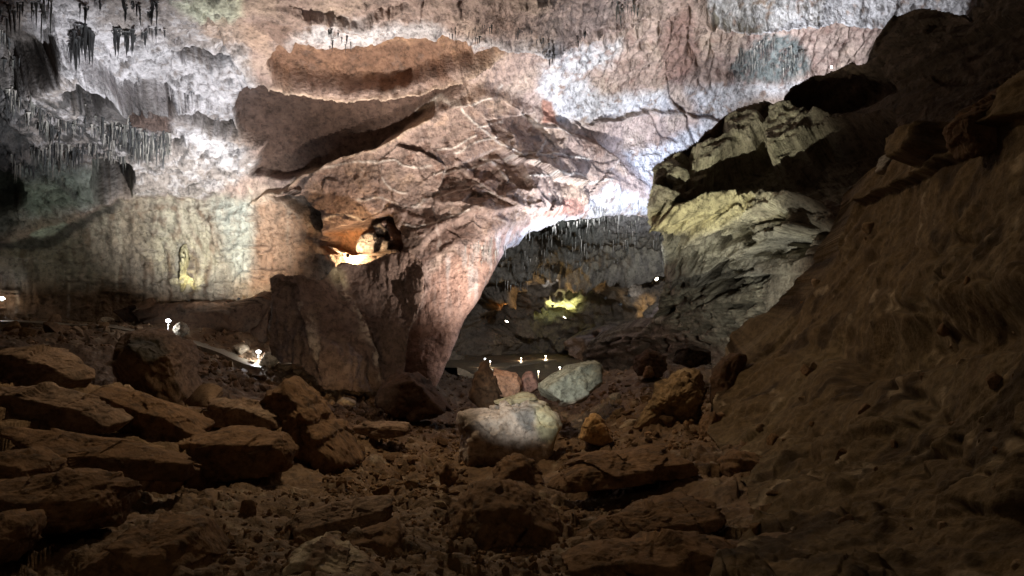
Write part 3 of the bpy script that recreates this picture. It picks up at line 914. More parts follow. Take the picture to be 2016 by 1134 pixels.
# ================================================================== bedded outcrop on the left and the buttress below the niche
out_ctrl = [(-120, 670, 20), (0, 690, 20), (150, 725, 21), (330, 778, 23), (430, 778, 24), (540, 800, 22), (560, 880, 19), (565, 945, 17.5), (380, 985, 15.5), (380, 900, 17), (240, 860, 16.5),
            (0, 800, 16), (0, 890, 13), (240, 960, 14), (-120, 900, 12.5), (120, 780, 18), (250, 1010, 13), (560, 1010, 16.5)]
S = Sheet(-130, 620, 650, 1020, 1.6, out_ctrl, 9, 4)
G_ = S
p = S.p
n0, n1, n2 = fbm(p, 2.4, 5, 471), fbm(p, 0.7, 4, 474), fbm(p, 0.22, 3, 477)
nl = fbm(p, 2.4, 2, 471)
bed = (p[:, 2] + 0.10 * p[:, 0] - 0.12 * p[:, 1] + 0.26 * nl)


def saw(t):
    f = t - np.floor(t)
    return np.where(f < 0.75, f / 0.75, (1 - f) / 0.25)


S.h += n0 * 0.5 + n1 * 0.14 + n2 * 0.05
S.h += 0.42 * saw(bed / 0.95) + 0.14 * saw(bed / 0.31 + 0.4 * nl)
f1, e1 = facet(p[:, 0] + 0.4 * nl, p[:, 2] * 0.7, 1.7, 73, 0.7, 0.3)
f2, e2 = facet(p[:, 0], p[:, 2] * 1.6, 0.5, 74, 0.2, 0.08)
S.h += f1 + f2
S.h += 1.4 * smooth(0, 40, S.wy - np.interp(S.wx, [-120, 0, 120, 240, 370, 480, 600], [880, 860, 880, 900, 915, 945, 930]))
S.h += 0.35 * S.line([(372, 880), (376, 950)], 5)
S.col = np.tile(C(130, 108, 84)[None], (len(S.X), 1)).astype(np.float32)
S.paint(smooth(0, .35, n0), C(152, 124, 94), .7)
S.paint(smooth(.1, .4, n1), C(108, 82, 58), .6)
S.paint(smooth(.25, .4, fbm(p, .6, 4, 480)), C(178, 160, 136), .7)
S.col *= (1 + .3 * n2)[:, None]
S.col = np.clip(S.col, .01, .7)
OUT_G = [(-120, 668), (0, 692), (40, 685), (95, 692), (150, 722), (195, 748), (235, 762), (262, 775), (330, 772), (360, 780), (400, 783), (470, 780), (500, 790), (535, 805), (556, 820), (552, 850),
         (565, 870), (560, 905), (572, 925), (545, 946), (470, 954), (380, 976), (330, 1005), (240, 1005), (100, 960), (-120, 930)]
tag(S.build('rock_outcrop', M_NEAR, OUT_G, 4.5), 'long bedded brown rock outcrop with thin stepped layers at the left', 'rock outcrop')

k_ctrl = [(520, 540, 42), (600, 540, 41.6), (560, 650, 41), (640, 650, 40.2), (540, 760, 42), (640, 750, 40.2), (720, 700, 41.2), (700, 600, 43), (660, 540, 43.2), (745, 705, 42.6),
          (760, 620, 43.2), (760, 510, 43.6), (830, 500, 43.0), (835, 580, 42.0), (800, 660, 42.0), (790, 750, 42), (700, 510, 44.5), (850, 800, 42), (520, 800, 42)]
S = Sheet(500, 870, 480, 800, 1.6, k_ctrl, 11, 4)
K_ = S
p = S.p
n0, n1, n2 = fbm(p, 2.6, 4, 571), fbm(p, 0.8, 4, 574), fbm(p, 0.3, 3, 577)
st = fbm(p, (0.4, 0.6, 4.0), 3, 580)
S.h += n0 * 0.5 + n1 * 0.16 + n2 * 0.05 + st * 0.14
f1, e1 = facet(p[:, 0] + 0.4 * n0, p[:, 2] * 0.6, 2.0, 83, 0.7, 0.4)
S.h += f1 * 0.3
S.step([(655, 530), (690, 590), (715, 640), (740, 700), (748, 745)], 0.3, 16, 1)
S.step([(585, 600), (610, 660), (622, 720), (645, 760)], 0.35, 14, -1)
S.col = np.tile(C(122, 102, 90)[None], (len(S.X), 1)).astype(np.float32)
S.paint(smooth(0, .35, n0), C(112, 90, 76), .7)
S.paint(smooth(.0, .3, st), C(124, 104, 90), .6)
S.paint(S.line([(655, 528), (668, 545), (690, 590), (715, 640), (738, 690), (750, 740)], 9) * smooth(-.1, .15, n2 + n1), C(196, 180, 158), .9)
S.paint(S.line([(590, 605), (612, 640), (628, 700)], 10) * smooth(-.1, .2, n2 + st), C(176, 160, 142), .8)
S.paint(S.poly([(630, 520), (655, 515), (690, 560), (660, 560)], 8), C(190, 176, 140), .7)
S.paint(S.poly([(690, 530), (740, 512), (800, 498), (835, 530), (832, 590), (804, 660), (800, 760), (755, 760), (735, 690), (705, 610)], 10), C(104, 86, 76), .85)  # side face turned from the lamps, its shade painted in
S.col *= (1 + .25 * n2)[:, None]
S.col = np.clip(S.col, .01, .7)
OUT_K = [(534, 548), (548, 540), (570, 543), (600, 538), (618, 546), (640, 544), (648, 528), (668, 522), (700, 520), (740, 510), (775, 502), (800, 497), (822, 508), (836, 545), (832, 590), (812, 640), (804, 660),
         (802, 700), (798, 760), (700, 775), (640, 770), (615, 745), (590, 720), (560, 715), (532, 700), (527, 640), (532, 590)]
tag(S.build('rock_buttress', M_WALL, OUT_K, 4.0), 'big dark buttress with a speckled white drip line below the bright niche', 'rock buttress')


# ================================================================== boulders
import bmesh
_ICO = {}


def ico(sub):
    if sub not in _ICO:
        bm = bmesh.new()
        bmesh.ops.create_icosphere(bm, subdivisions=sub, radius=1.0)
        v = np.array([q.co[:] for q in bm.verts], np.float32)
        f = np.array([[q.index for q in t.verts] for t in bm.faces], np.int32)
        bm.free()
        _ICO[sub] = (v, f)
    return _ICO[sub]


def cuts(v, rs, n, q=0.80, k=0.96):
    for _ in range(n):
        d = rs.normal(size=3)
        d /= np.linalg.norm(d)
        t = v @ d
        lim = np.quantile(t, rs.uniform(q, 0.95))
        v = v - np.outer(np.maximum(t - lim, 0) * k, d).astype(np.float32)
    return v


def boulder(name, outline, d, thick, cols, label, cat='boulder', seed=0, sub=5, ncut=16, rough=1.0, group=None, mat=None, patches=(), square=0.5, beds=0.0, style='block'):
    rs = np.random.RandomState(seed + 5)
    v, f = ico(sub)
    o = np.array(outline, np.float64)
    c = o.mean(0)
    # dense polar outline
    pts = []
    for i in range(len(o)):
        a, b = o[i], o[(i + 1) % len(o)]
        for t in np.linspace(0, 1, 24, endpoint=False):
            pts.append(a + (b - a) * t)
    pts = np.array(pts) - c
    th = np.arctan2(-pts[:, 1], pts[:, 0])
    r = np.hypot(pts[:, 0], pts[:, 1])
    order = np.argsort(th)
    th, r = th[order], r[order]
    th = np.concatenate([th - 2 * np.pi, th, th + 2 * np.pi])
    r = np.concatenate([r, r, r])
    ang = np.arctan2(v[:, 2], v[:, 0])
    s = np.hypot(v[:, 0], v[:, 2])
    rad = np.interp(ang, th, r) * np.power(s, square)
    dep = np.sign(v[:, 1]) * np.power(np.abs(v[:, 1]), square + 0.1) * thick
    x = rad * np.cos(ang) / F * d
    z = rad * np.sin(ang) / F * d
    q = np.stack([x, dep, z], -1).astype(np.float32)
    size = float(np.mean(r)) / F * d
    if style == 'block':
        # a broken block: flat faces through every edge of the surveyed outline, plus tilted front, top and back faces
        pl = []
        oo = (o - c) * np.array([1, -1]) / F * d
        for i in range(len(oo)):
            a, b = oo[i], oo[(i + 1) % len(oo)]
            e = b - a
            n2d = np.array([e[1], -e[0]])
            n2d = n2d / (np.linalg.norm(n2d) + 1e-9)
            if n2d @ (a + b) < 0:
                n2d = -n2d
            off = max(n2d @ a, n2d @ b, 0.05 * size)
            if any((oo @ n2d) > off + 0.12 * size):
                continue
            off = max(off, float((oo @ n2d).max()))
            for sg in (1, -1):
                t = sg * math.radians(rs.uniform(3, 16))
                pl.append((np.array([n2d[0] * math.cos(t), -math.sin(t), n2d[1] * math.cos(t)]), off * math.cos(t) if abs(t) else off))
        for k in range(4):
            ta, tb = rs.uniform(-.5, .5), rs.uniform(-.15, .55)
            n3 = np.array([math.sin(ta), -1.0, math.sin(tb)])
            pl.append((n3 / np.linalg.norm(n3), thick * rs.uniform(.7, 1.0)))
        for k in range(3):
            n3 = np.array([rs.uniform(-.5, .5), 1.0, rs.uniform(-.2, .5)])
            pl.append((n3 / np.linalg.norm(n3), thick))
        for k in range(ncut // 3):
            n3 = rs.normal(size=3) * np.array([1, .8, 1])
            n3 /= np.linalg.norm(n3)
            pl.append((n3, float(np.quantile(q @ n3, rs.uniform(.93, .99)))))
        for ax_ in ((1, 0, 0), (-1, 0, 0), (0, 0, 1), (0, 0, -1)):
            a3 = np.array(ax_, float)
            pl.append((a3, float((oo @ a3[[0, 2]]).max())))
        N3 = np.array([g for g, _ in pl])
        D3 = np.array([max(g, .03 * size) for _, g in pl])
        ex = np.array([float(np.abs(oo[:, 0]).max()), thick, float(np.abs(oo[:, 1]).max())])
        dirs = v * ex
        dirs = dirs / np.linalg.norm(dirs, axis=1, keepdims=True)
        g = np.maximum(dirs @ N3.T, 1e-4) / D3
        rr_ = (g ** 44).sum(1) ** (-1 / 44)
        q = (dirs * rr_[:, None]).astype(np.float32)
        s = np.zeros(len(v))
        ncut = 0
    inner = 1 - np.clip(s, 0, 1) ** 10          # keep the outline where it was surveyed
    q2 = cuts(q.copy(), rs, ncut)
    q = q + (q2 - q) * (0.35 + 0.65 * inner)[:, None]
    wp = q + np.array(P(c[0], c[1], d), np.float32)
    n0 = fbm(wp, size * 0.9, 4, seed)
    n1 = fbm(wp, size * 0.3, 4, seed + 3)
    n2 = fbm(wp, size * 0.09, 3, seed + 6)
    nd = q / (np.linalg.norm(q, axis=1, keepdims=True) + 1e-6)
    amp = rough * size
    disp = amp * (0.08 * n0 + 0.06 * n1 + 0.03 * n2 - 0.03 * fbm(wp, size * 0.25, 3, seed + 9, ridged=True))
    if beds:
        bb = (wp[:, 2] + 0.15 * wp[:, 0] + size * 0.1 * n0) / (size * 0.28)
        disp = disp - beds * size * saw(bb)
    ff, _e = facet(q[:, 0] + .2 * q[:, 1], q[:, 2] + .3 * q[:, 1], size * .55, seed + 3, .34, .10)
    ff2, _e = facet(q[:, 0] - .3 * q[:, 1], q[:, 2] + .4 * q[:, 0], size * .2, seed + 4, .10, .03)
    disp = disp + size * (ff + ff2) * (.25 + .75 * inner) * min(rough, 1)
    q = q + nd * disp[:, None]
    base, alt, third = cols
    col = np.tile(np.asarray(base, np.float32)[None], (len(v), 1))

    def mix(m, cc):
        nonlocal col
        col = col * (1 - m[:, None]) + np.asarray(cc, np.float32) * m[:, None]
    mix(smooth(0, .35, n0 + 0.4 * n1) * .8, alt)
    mix(smooth(.1, .4, n1 + .5 * n2) * .7, third)
    px, py = c[0] + q[:, 0] * F / d + 4 * n1, c[1] - q[:, 2] * F / d + 4 * n0
    zz = (q[:, 2] - q[:, 2].min()) / (np.ptp(q[:, 2]) + 1e-6)
    mix(smooth(.3, .05, zz + .3 * n1) * .6, C(92, 72, 52))          # mud on the foot
    mix(smooth(.12, .3, n1 - .4 * n0) * .35, C(84, 74, 64))
    for pl, pc, pk, soft in patches:
        mix(smooth(-soft, soft, segdist(pl, px, py, True)) * pk, pc)
    col = np.clip(col * (1 + .3 * n2)[:, None], .008, .8)
    ob = mesh_from(name, q, f, col, mat or M_BOULDER)
    ob.location = P(c[0], c[1], d)
    tag(ob, label, cat, group, 'thing')
    return ob


BR = (C(120, 94, 70), C(140, 112, 86), C(92, 70, 50))
BRG = (C(132, 110, 92), C(150, 130, 112), C(104, 84, 68))
OCH = (C(130, 96, 58), C(150, 116, 74), C(100, 72, 42))
DK = (C(92, 70, 54), C(104, 80, 62), C(70, 54, 42))
boulder('boulder', [(234, 662), (250, 649), (300, 645), (340, 658), (362, 680), (374, 710), (380, 745), (394, 778), (380, 798), (330, 800), (270, 775), (236, 722), (229, 690)], 31, 1.9,
        (C(140, 116, 94), C(152, 130, 108), C(108, 86, 68)), 'big rounded grey brown boulder standing below the first white path lamp', seed=1, sub=6, ncut=8, square=.6, style='round',
        patches=[([(275, 660), (330, 662), (355, 690), (340, 710), (300, 690)], C(84, 86, 78), .8, 8)])
boulder('boulder', [(904, 838), (912, 811), (942, 799), (1040, 783), (1088, 799), (1104, 838), (1094, 880), (1068, 912), (1005, 941), (906, 930)], 25, 1.7,
        (C(180, 166, 156), C(190, 178, 168), C(146, 128, 114)), 'large pale pinkish block with a grey stain in the middle of the gully', seed=2, sub=6, square=.24, ncut=6, rough=.9,
        patches=[([(1045, 790), (1085, 800), (1104, 830), (1098, 860), (1060, 850)], C(190, 186, 154), .8, 8), ([(1005, 800), (1055, 792), (1050, 815), (1045, 840), (1025, 825)], C(112, 114, 116), .75, 6),
                 ([(905, 810), (945, 805), (940, 830), (920, 850), (905, 850)], C(104, 96, 88), .7, 6), ([(900, 890), (1000, 880), (1090, 900), (1060, 950), (900, 950)], C(110, 84, 62), .8, 14)])  # brown lower part: shade put into the block's colour
boulder('rock_slab', [(962, 796), (990, 788), (1003, 779), (1030, 771), (1052, 776), (1062, 787), (1030, 793), (985, 802)], 25.4, .7, (C(160, 150, 124), C(172, 162, 138), C(120, 108, 86)),
        'thin yellowish slab lying on top of the large pale central block', 'rock slab', seed=3, sub=4)
boulder('boulder', [(1058, 766), (1064, 752), (1085, 738), (1110, 722), (1150, 711), (1172, 708), (1186, 716), (1190, 735), (1185, 757), (1160, 778), (1130, 795), (1108, 800), (1085, 789), (1066, 778)], 29, 1.3,
        (C(168, 170, 156), C(178, 178, 166), C(140, 142, 128)), 'pale greenish long oval boulder leaning behind the central block', seed=4, sub=6, rough=.7, square=.3, ncut=4,
        patches=[([(1066, 790), (1110, 785), (1165, 768), (1130, 805), (1095, 805)], C(170, 150, 136), .6, 6)])
boulder('boulder', [(972, 726), (986, 729), (1003, 737), (1022, 740), (1029, 755), (1026, 776), (1004, 782), (992, 780), (988, 756)], 30, .8,
        (C(192, 150, 126), C(202, 164, 142), C(150, 118, 108)), 'salmon pink pointed rock beside the dark cone shaped rock', seed=5, square=.25, ncut=2, rough=.5)
boulder('boulder', [(1025, 748), (1035, 731), (1048, 730), (1058, 748), (1062, 766), (1046, 777), (1027, 774)], 30.4, .7,
        (C(160, 124, 114), C(170, 136, 126), C(112, 98, 96)), 'small dusky pink rock between salmon rock and greenish boulder', seed=6, ncut=2, square=.3, rough=.6)
boulder('boulder', [(919, 795), (924, 766), (935, 736), (946, 716), (956, 712), (974, 735), (986, 756), (992, 782), (985, 800), (950, 806)], 29.6, 1.1, DK,
        'dark brown cone shaped rock left of the salmon pink rock', seed=7, ncut=7)
boulder('boulder', [(1138, 862), (1145, 840), (1155, 821), (1168, 811), (1185, 823), (1200, 846), (1206, 866), (1172, 876)], 24, .7, (C(196, 158, 110), C(206, 170, 124), C(170, 134, 92)),
        'small ochre wedge of rock right of the central block', seed=8, ncut=4, rough=.6, square=.45)
boulder('boulder', [(738, 768), (768, 738), (800, 728), (838, 742), (868, 778), (888, 806), (850, 828), (780, 826), (745, 804)], 37, 2.0, DK,
        'dark brown sloping block at the foot of the pink arch', seed=9, ncut=3, square=.32)
boulder('rock_mound', [(500, 810), (530, 772), (560, 749), (575, 742), (592, 753), (620, 780), (652, 822), (690, 870), (716, 906), (690, 935), (620, 955), (560, 960), (535, 905), (515, 850)], 22, 1.8, BR,
        'conical brown rock mound at the right end of bedded outcrop', 'rock mound', seed=10, sub=6, style='round', square=.8, ncut=3, beds=.05)
boulder('boulder', [(-60, 902), (10, 886), (60, 895), (98, 914), (108, 935), (90, 957), (20, 964), (-60, 960)], 10.5, .6, BR, 'rounded brown boulder behind the broad one at left edge', seed=11)
boulder('boulder', [(-60, 955), (60, 941), (120, 930), (190, 937), (234, 950), (246, 975), (240, 1002), (208, 1022), (214, 1042), (130, 1056), (50, 1040), (-60, 1030)], 9.6, 1.0, BR,
        'broad flat topped brown boulder under the bedded outcrop', seed=12, sub=6, ncut=6, square=.5)
boulder('boulder', [(-60, 1016), (30, 1012), (54, 1030), (58, 1062), (50, 1088), (10, 1112), (-60, 1106)], 8.0, .5, BR, 'brown boulder cut off by the lower left edge', seed=13)
boulder('rock_slab', [(170, 1122), (205, 1082), (240, 1057), (300, 1062), (342, 1042), (388, 1045), (403, 1076), (432, 1112), (380, 1155), (180, 1170)], 7.7, .7, BR,
        'low ochre slab in the foreground left of the pale white stained rock', 'rock slab', seed=14, sub=6, patches=[([(300, 1108), (325, 1098), (350, 1100), (320, 1112)], C(190, 180, 160), .8, 4)])
boulder('rock_slab', [(546, 1052), (555, 1030), (600, 1002), (640, 995), (700, 986), (750, 978), (783, 976), (787, 1000), (762, 1026), (722, 1052), (640, 1066)], 11.5, .8, BRG,
        'flat grey brown slab lying in the middle of the gully floor', 'rock slab', seed=15, sub=6, beds=.03)
boulder('boulder', [(688, 1062), (730, 1050), (764, 1035), (786, 1040), (800, 1065), (814, 1088), (774, 1124), (700, 1116)], 9.3, .55, BR, 'angular brown boulder between flat slab and pale stained rock', seed=16)
boulder('boulder', [(545, 1140), (562, 1110), (580, 1080), (610, 1060), (650, 1070), (700, 1096), (760, 1132), (740, 1180), (580, 1190)], 7.6, .6, BRG, 'foreground rock with white crust on its top at bottom edge', seed=17, sub=6,
        patches=[([(580, 1085), (605, 1062), (625, 1070), (610, 1110), (585, 1120)], C(206, 196, 174), .8, 6), ([(640, 1080), (670, 1085), (715, 1115), (660, 1120)], C(196, 186, 164), .7, 8)])
boulder('rock_slab', [(862, 1060), (882, 1005), (925, 960), (990, 952), (1050, 968), (1092, 1006), (1104, 1052), (1064, 1084), (990, 1096), (900, 1086)], 11, 1.3, BR, 'low brown slab in front of the pale central block', 'rock slab', seed=18, sub=6)
boulder('boulder', [(963, 927), (990, 904), (1020, 893), (1046, 905), (1066, 926), (1076, 960), (1040, 982), (980, 976)], 18.5, .8, BR, 'brown humped rock at the base of the pale central block', seed=19, beds=.03)
boulder('rock_slab', [(1062, 960), (1085, 937), (1120, 916), (1140, 896), (1200, 890), (1270, 885), (1330, 880), (1400, 889), (1432, 906), (1380, 924), (1300, 940), (1200, 952), (1120, 962)], 17, 1.4, BR,
        'long tilted brown slab at the foot of the right slope', 'rock slab', seed=20, sub=6, beds=.04)
boulder('boulder', [(1246, 738), (1250, 702), (1270, 686), (1295, 690), (1311, 702), (1309, 732), (1290, 744)], 40, 1.0, DK, 'dark upright boulder below the right outcrop', seed=21)
boulder('boulder', [(1264, 742), (1272, 722), (1280, 717), (1290, 738), (1282, 746)], 37, .4, (C(150, 120, 90), C(160, 130, 100), C(120, 94, 70)), 'small pale rock in front of the dark upright boulder', seed=22, sub=4)
boulder('boulder', [(1325, 715), (1335, 688), (1352, 676), (1376, 682), (1398, 690), (1400, 712), (1360, 724)], 34, 1.0, (C(64, 54, 46), C(72, 60, 50), C(50, 42, 36)), 'blackish boulder under the right outcrop by the slope edge', seed=23)
boulder('boulder', [(510, 722), (516, 704), (530, 690), (545, 694), (548, 712), (536, 724)], 44.3, .5, (C(190, 180, 160), C(176, 164, 142), C(150, 136, 116)), 'pale rock lit by the second path lamp beside it', seed=24, sub=4)
boulder('boulder', [(340, 660), (344, 642), (356, 632), (366, 640), (372, 655), (358, 664)], 44.4, .4, (C(150, 140, 124), C(136, 122, 104), C(110, 98, 84)), 'grey rock beside the first path lamp on the upper path', seed=25, sub=4)
boulder('rock_slab', [(690, 850), (700, 832), (745, 826), (800, 832), (828, 846), (790, 858), (730, 862)], 28, .9, BRG, 'low pale brown slab left of gully rubble', 'rock slab', seed=26, beds=.05)
boulder('boulder', [(880, 905), (905, 935), (898, 955), (870, 958), (862, 930)], 20, .4, BR, 'small brown boulder left of the central block base', seed=27, sub=4)
boulder('boulder', [(1220, 860), (1245, 815), (1290, 770), (1335, 735), (1392, 720), (1402, 745), (1390, 790), (1370, 830), (1330, 858), (1270, 866)], 24.5, 1.2, (C(150, 126, 94), C(168, 146, 112), C(104, 82, 58)),
        'rough pale flaky rock mass on the slope above the long slab', seed=28, sub=6, style='round', rough=1.9, square=.8)
PALE = (C(156, 150, 142), C(172, 166, 158), C(120, 112, 104))
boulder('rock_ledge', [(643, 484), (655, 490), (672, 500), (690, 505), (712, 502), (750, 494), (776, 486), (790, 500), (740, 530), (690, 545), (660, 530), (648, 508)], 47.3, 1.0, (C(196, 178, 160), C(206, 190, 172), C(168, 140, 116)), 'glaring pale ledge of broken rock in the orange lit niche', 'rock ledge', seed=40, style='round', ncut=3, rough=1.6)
boulder('boulder', [(703, 500), (700, 478), (712, 462), (735, 455), (748, 470), (742, 500)], 47.2, .5, PALE, 'grey white block at left in the niche', seed=41, sub=5, ncut=18, rough=1.3)
boulder('boulder', [(742, 498), (738, 478), (752, 470), (768, 476), (766, 494)], 47.3, .4, PALE, 'grey white block at right in the niche', seed=42, sub=5, ncut=18, rough=1.3)
boulder('boulder', [(736, 446), (748, 438), (765, 455), (758, 464), (742, 462)], 47.6, .35, PALE, 'upper small pale block wedged in the niche', seed=43, sub=4, square=.5)
boulder('rock_slab', [(1118, 1062), (1160, 1035), (1230, 1005), (1300, 985), (1400, 979), (1446, 1000), (1400, 1032), (1300, 1048), (1200, 1074)], 10.8, .9, BR, 'tilted brown slab in the right foreground', 'rock slab', seed=44, sub=6, beds=.05)
boulder('rock_slab', [(1040, 1150), (1150, 1090), (1250, 1062), (1350, 1052), (1440, 1060), (1470, 1100), (1440, 1180), (1100, 1190)], 8.4, .8, BR, 'broad brown slab at the bottom right of the gully', 'rock slab', seed=45, sub=6, beds=.04)
# flowstone column on the left wall
boulder('flowstone_column', [(354, 584), (359, 545), (358, 520), (361, 505), (355, 494), (360, 482), (370, 481), (376, 492), (374, 506), (369, 522), (374, 544), (386, 560), (388, 582), (380, 584), (376, 566), (366, 560), (362, 584)], 51.9, .5,
        (C(196, 188, 150), C(206, 200, 170), C(160, 146, 104)), 'lit yellowish flowstone column standing against the left wall', 'flowstone column', seed=29, style='round', rough=1.6, ncut=2)
boulder('rock_ledge', [(190, 622), (260, 612), (330, 600), (390, 590), (460, 594), (520, 582), (545, 592), (545, 700), (440, 710), (360, 680), (300, 660), (220, 648)], 48.2, 1.6, DK, 'dark ledge below the flowstone column and left wall', 'rock ledge', seed=30, sub=6, ncut=4, style='round', square=.35)

boulder('boulder', [(1396, 800), (1400, 745), (1420, 705), (1448, 690), (1466, 700), (1462, 745), (1440, 790), (1412, 812)], 24.0, .7, DK, 'dark brown block at the left rim of the right slope', seed=50)
boulder('boulder', [(1376, 880), (1380, 840), (1398, 808), (1424, 812), (1428, 850), (1412, 888)], 22.0, .6, BR, 'brown block low on the left rim of the right slope', seed=51)
boulder('boulder', [(1430, 960), (1420, 915), (1450, 888), (1500, 895), (1512, 940), (1480, 972)], 16.4, .7, BR, 'brown boulder where the right slope meets the gully floor', seed=52)
boulder('boulder', [(1812, 286), (1860, 268), (1880, 274), (1906, 320), (1882, 346), (1836, 342)], 16.2, .5, DK, 'square brown block on the upper edge of the right slope', seed=53, square=.3, ncut=3)
boulder('rock_slab', [(1884, 238), (1960, 182), (2016, 148), (2080, 140), (2080, 270), (1966, 300), (1908, 318)], 12.8, .6, DK, 'large tilted dark slab at the right edge high on the slope', 'rock slab', seed=54, sub=6, square=.3, ncut=4)
boulder('boulder', [(1722, 345), (1742, 310), (1770, 280), (1796, 262), (1804, 290), (1780, 326), (1748, 350)], 19.6, .5, (C(150, 146, 140), C(166, 162, 156), C(96, 88, 80)), 'pale grey crusted rock beside square block on slope', seed=55, style='round', rough=2.0)
for k, (pl_, d_, t_, lb) in enumerate([
    ([(-40, 700), (10, 690), (70, 688), (140, 711), (192, 741), (150, 762), (60, 748), (-40, 744)], 19.0, 1.0, 'topmost flat slab of the bedded outcrop at the left edge'),
    ([(214, 764), (265, 776), (330, 800), (392, 850), (376, 886), (300, 862), (228, 816)], 18.4, .9, 'slanting slab of the bedded outcrop below the big rounded boulder'),
    ([(428, 784), (500, 788), (546, 808), (557, 838), (500, 846), (432, 838), (418, 806)], 21.3, .9, 'stepped slab at the right shoulder of the bedded outcrop'),
    ([(378, 862), (440, 850), (540, 860), (566, 890), (560, 926), (470, 946), (386, 940), (374, 900)], 17.8, 1.0, 'squared lower slab at the right end of bedded outcrop'),
    ([(-40, 764), (90, 765), (180, 790), (232, 826), (192, 852), (90, 842), (-40, 820)], 16.4, .9, 'broad middle slab of the bedded outcrop at the left'),
    ([(36, 846), (130, 850), (250, 876), (352, 906), (342, 942), (230, 932), (110, 902), (28, 882)], 14.2, .9, 'lowest overhanging slab of the bedded outcrop')]):
    pc_ = np.mean(pl_, 0)
    boulder('rock_slab', [tuple(pc_ + (np.array(w_) - pc_) * np.array([1.16, 1.08])) for w_ in pl_], d_, t_ * 1.2, BR if k % 2 else BRG, lb, 'rock slab', seed=60 + k, sub=6, ncut=6, rough=.8)
def hang(sheet, V, px, py, out=0.0):
    i = int(round((py - sheet.Y[0]) / STEP)) * sheet.nx + int(round((px - sheet.X[0]) / STEP))
    return V[i] - sheet.n[i] * out



# ================================================================== loose stones and scree
def place_stones():
    protos = []
    rs = np.random.RandomState(3)
    for k in range(10):
        v, f = ico(4)
        q = v * np.array([1.0, rs.uniform(.6, .9), rs.uniform(.5, .8)], np.float32)
        q = cuts(q, rs, 14, .75, .95)
        n = fbm(q + k * 7, .7, 3, k)
        n2 = fbm(q + k * 7, .18, 3, k + 3)
        q = q * (1 + .16 * n + .05 * n2)[:, None]
        c = [C(126, 100, 76), C(146, 124, 98), C(108, 84, 62), C(158, 140, 116), C(120, 92, 62)][k % 5]
        col = np.clip(c[None] * (1 + .25 * n + .3 * n2)[:, None], .01, .7)
        me = mesh_from('loose_stone', q, f, col, M_BOULDER)
        protos.append(me)
    R = random.Random(11)
    zones = [  # px range, depth range, count, size range, label
        ((700, 900), (18, 34), 46, (.10, .38), 'brown angular stone in the rubble left of the pale central block'),
        ((1130, 1400), (24, 34), 36, (.10, .42), 'brown angular stone in the rubble on the right bank of the gully'),
        ((560, 1080), (7.5, 15), 46, (.05, .20), 'small brown stone on the gully floor in the foreground'),
        ((1040, 1300), (11, 18), 22, (.06, .22), 'small brown stone at the foot of the long tilted slab'),
        ((1230, 1390), (23.5, 27), 26, (.15, .5), 'pale flaky stone lying on the rough rock mass above the long slab'),
        ((400, 760), (39, 46), 30, (.25, .75), 'rounded dark stone on the bank below the path lamps'),
        ((20, 330), (40, 50), 14, (.25, .8), 'dark stone along the upper path under the left wall'),
        ((240, 560), (8, 13), 18, (.06, .22), 'small dark stone on the floor in front of the bedded outcrop'),
    ]
    first = set()
    for kk in range(48):
        x, y = R.uniform(1480, 2010), R.uniform(430, 1120)
        if x < 1480 + max(0, 700 - y) * .9:
            continue
        q = hang(E, EV, x, y, 0)
        o = protos[kk % 10].copy()
        COL.objects.link(o)
        s = (.05 + .22 * R.random() ** 1.8) * q[1] / 12
        o.scale = (s, s * .8, s * .8)
        o.rotation_euler = (R.uniform(0, 6), R.uniform(0, 6), R.uniform(0, 6))
        o.location = q
        tag(o, 'small brown stone stuck in the clay of the right slope', 'stone', 'small stones stuck in the right slope')
    for (xa, xb), (da_, db), n, (sa, sb), lab in zones:
        for _ in range(n):
            d = R.uniform(da_, db)
            x, y, z = on_floor(R.uniform(xa, xb), d)
            k = R.randrange(10)
            pr = protos[k]
            if k in first:
                o = pr.copy()
                COL.objects.link(o)
            else:
                o = pr
                first.add(k)
            s = sa + (sb - sa) * R.random() ** 2
            o.scale = (s, s * R.uniform(.7, 1.2), s * R.uniform(.7, 1.1))
            o.rotation_euler = (R.uniform(-.4, .4), R.uniform(-.4, .4), R.uniform(0, 6.3))
            o.location = (x, y, z + s * .2)
            tag(o, lab, 'stone', lab.replace('stone', 'stones', 1))


place_stones()


def scree():
    rs = np.random.RandomState(21)
    v, f = ico(1)
    Vs, Fs, Cs = [], [], []
    n = 0
    R = random.Random(5)
    for (xa, xb), (da_, db), cnt, (sa, sb) in [((640, 920), (16, 36), 1500, (.03, .14)), ((1100, 1420), (20, 36), 1300, (.04, .16)), ((420, 1300), (7, 16), 2600, (.012, .06)), ((380, 800), (37, 47), 600, (.08, .3)), ((-50, 330), (38, 50), 300, (.1, .3)), ((860, 1240), (36, 56), 500, (.08, .25))]:
        for _ in range(cnt):
            d = R.uniform(da_, db)
            x, y, z = on_floor(R.uniform(xa, xb), d)
            s = sa + (sb - sa) * R.random() ** 2.5
            q = v * (rs.uniform(.5, 1.2, 3) * s) * (1 + rs.uniform(-.25, .25, (len(v), 1)))
            a = R.uniform(0, 6.28)
            ca, sn = math.cos(a), math.sin(a)
            q = q @ np.array([[ca, sn, 0], [-sn, ca, 0], [0, 0, 1]])
            Vs.append(q + np.array([x, y, z + s * .15]))
            Fs.append(f + n)
            n += len(v)
            c = C(124, 100, 76) * R.uniform(.6, 1.5)
            Cs.append(np.tile(c[None], (len(v), 1)))
    o = mesh_from('scree', np.concatenate(Vs), np.concatenate(Fs), np.concatenate(Cs), M_BOULDER, shade=False)
    tag(o, 'fine brown scree scattered over the gully floor and banks', 'scree', kind='stuff')


scree()


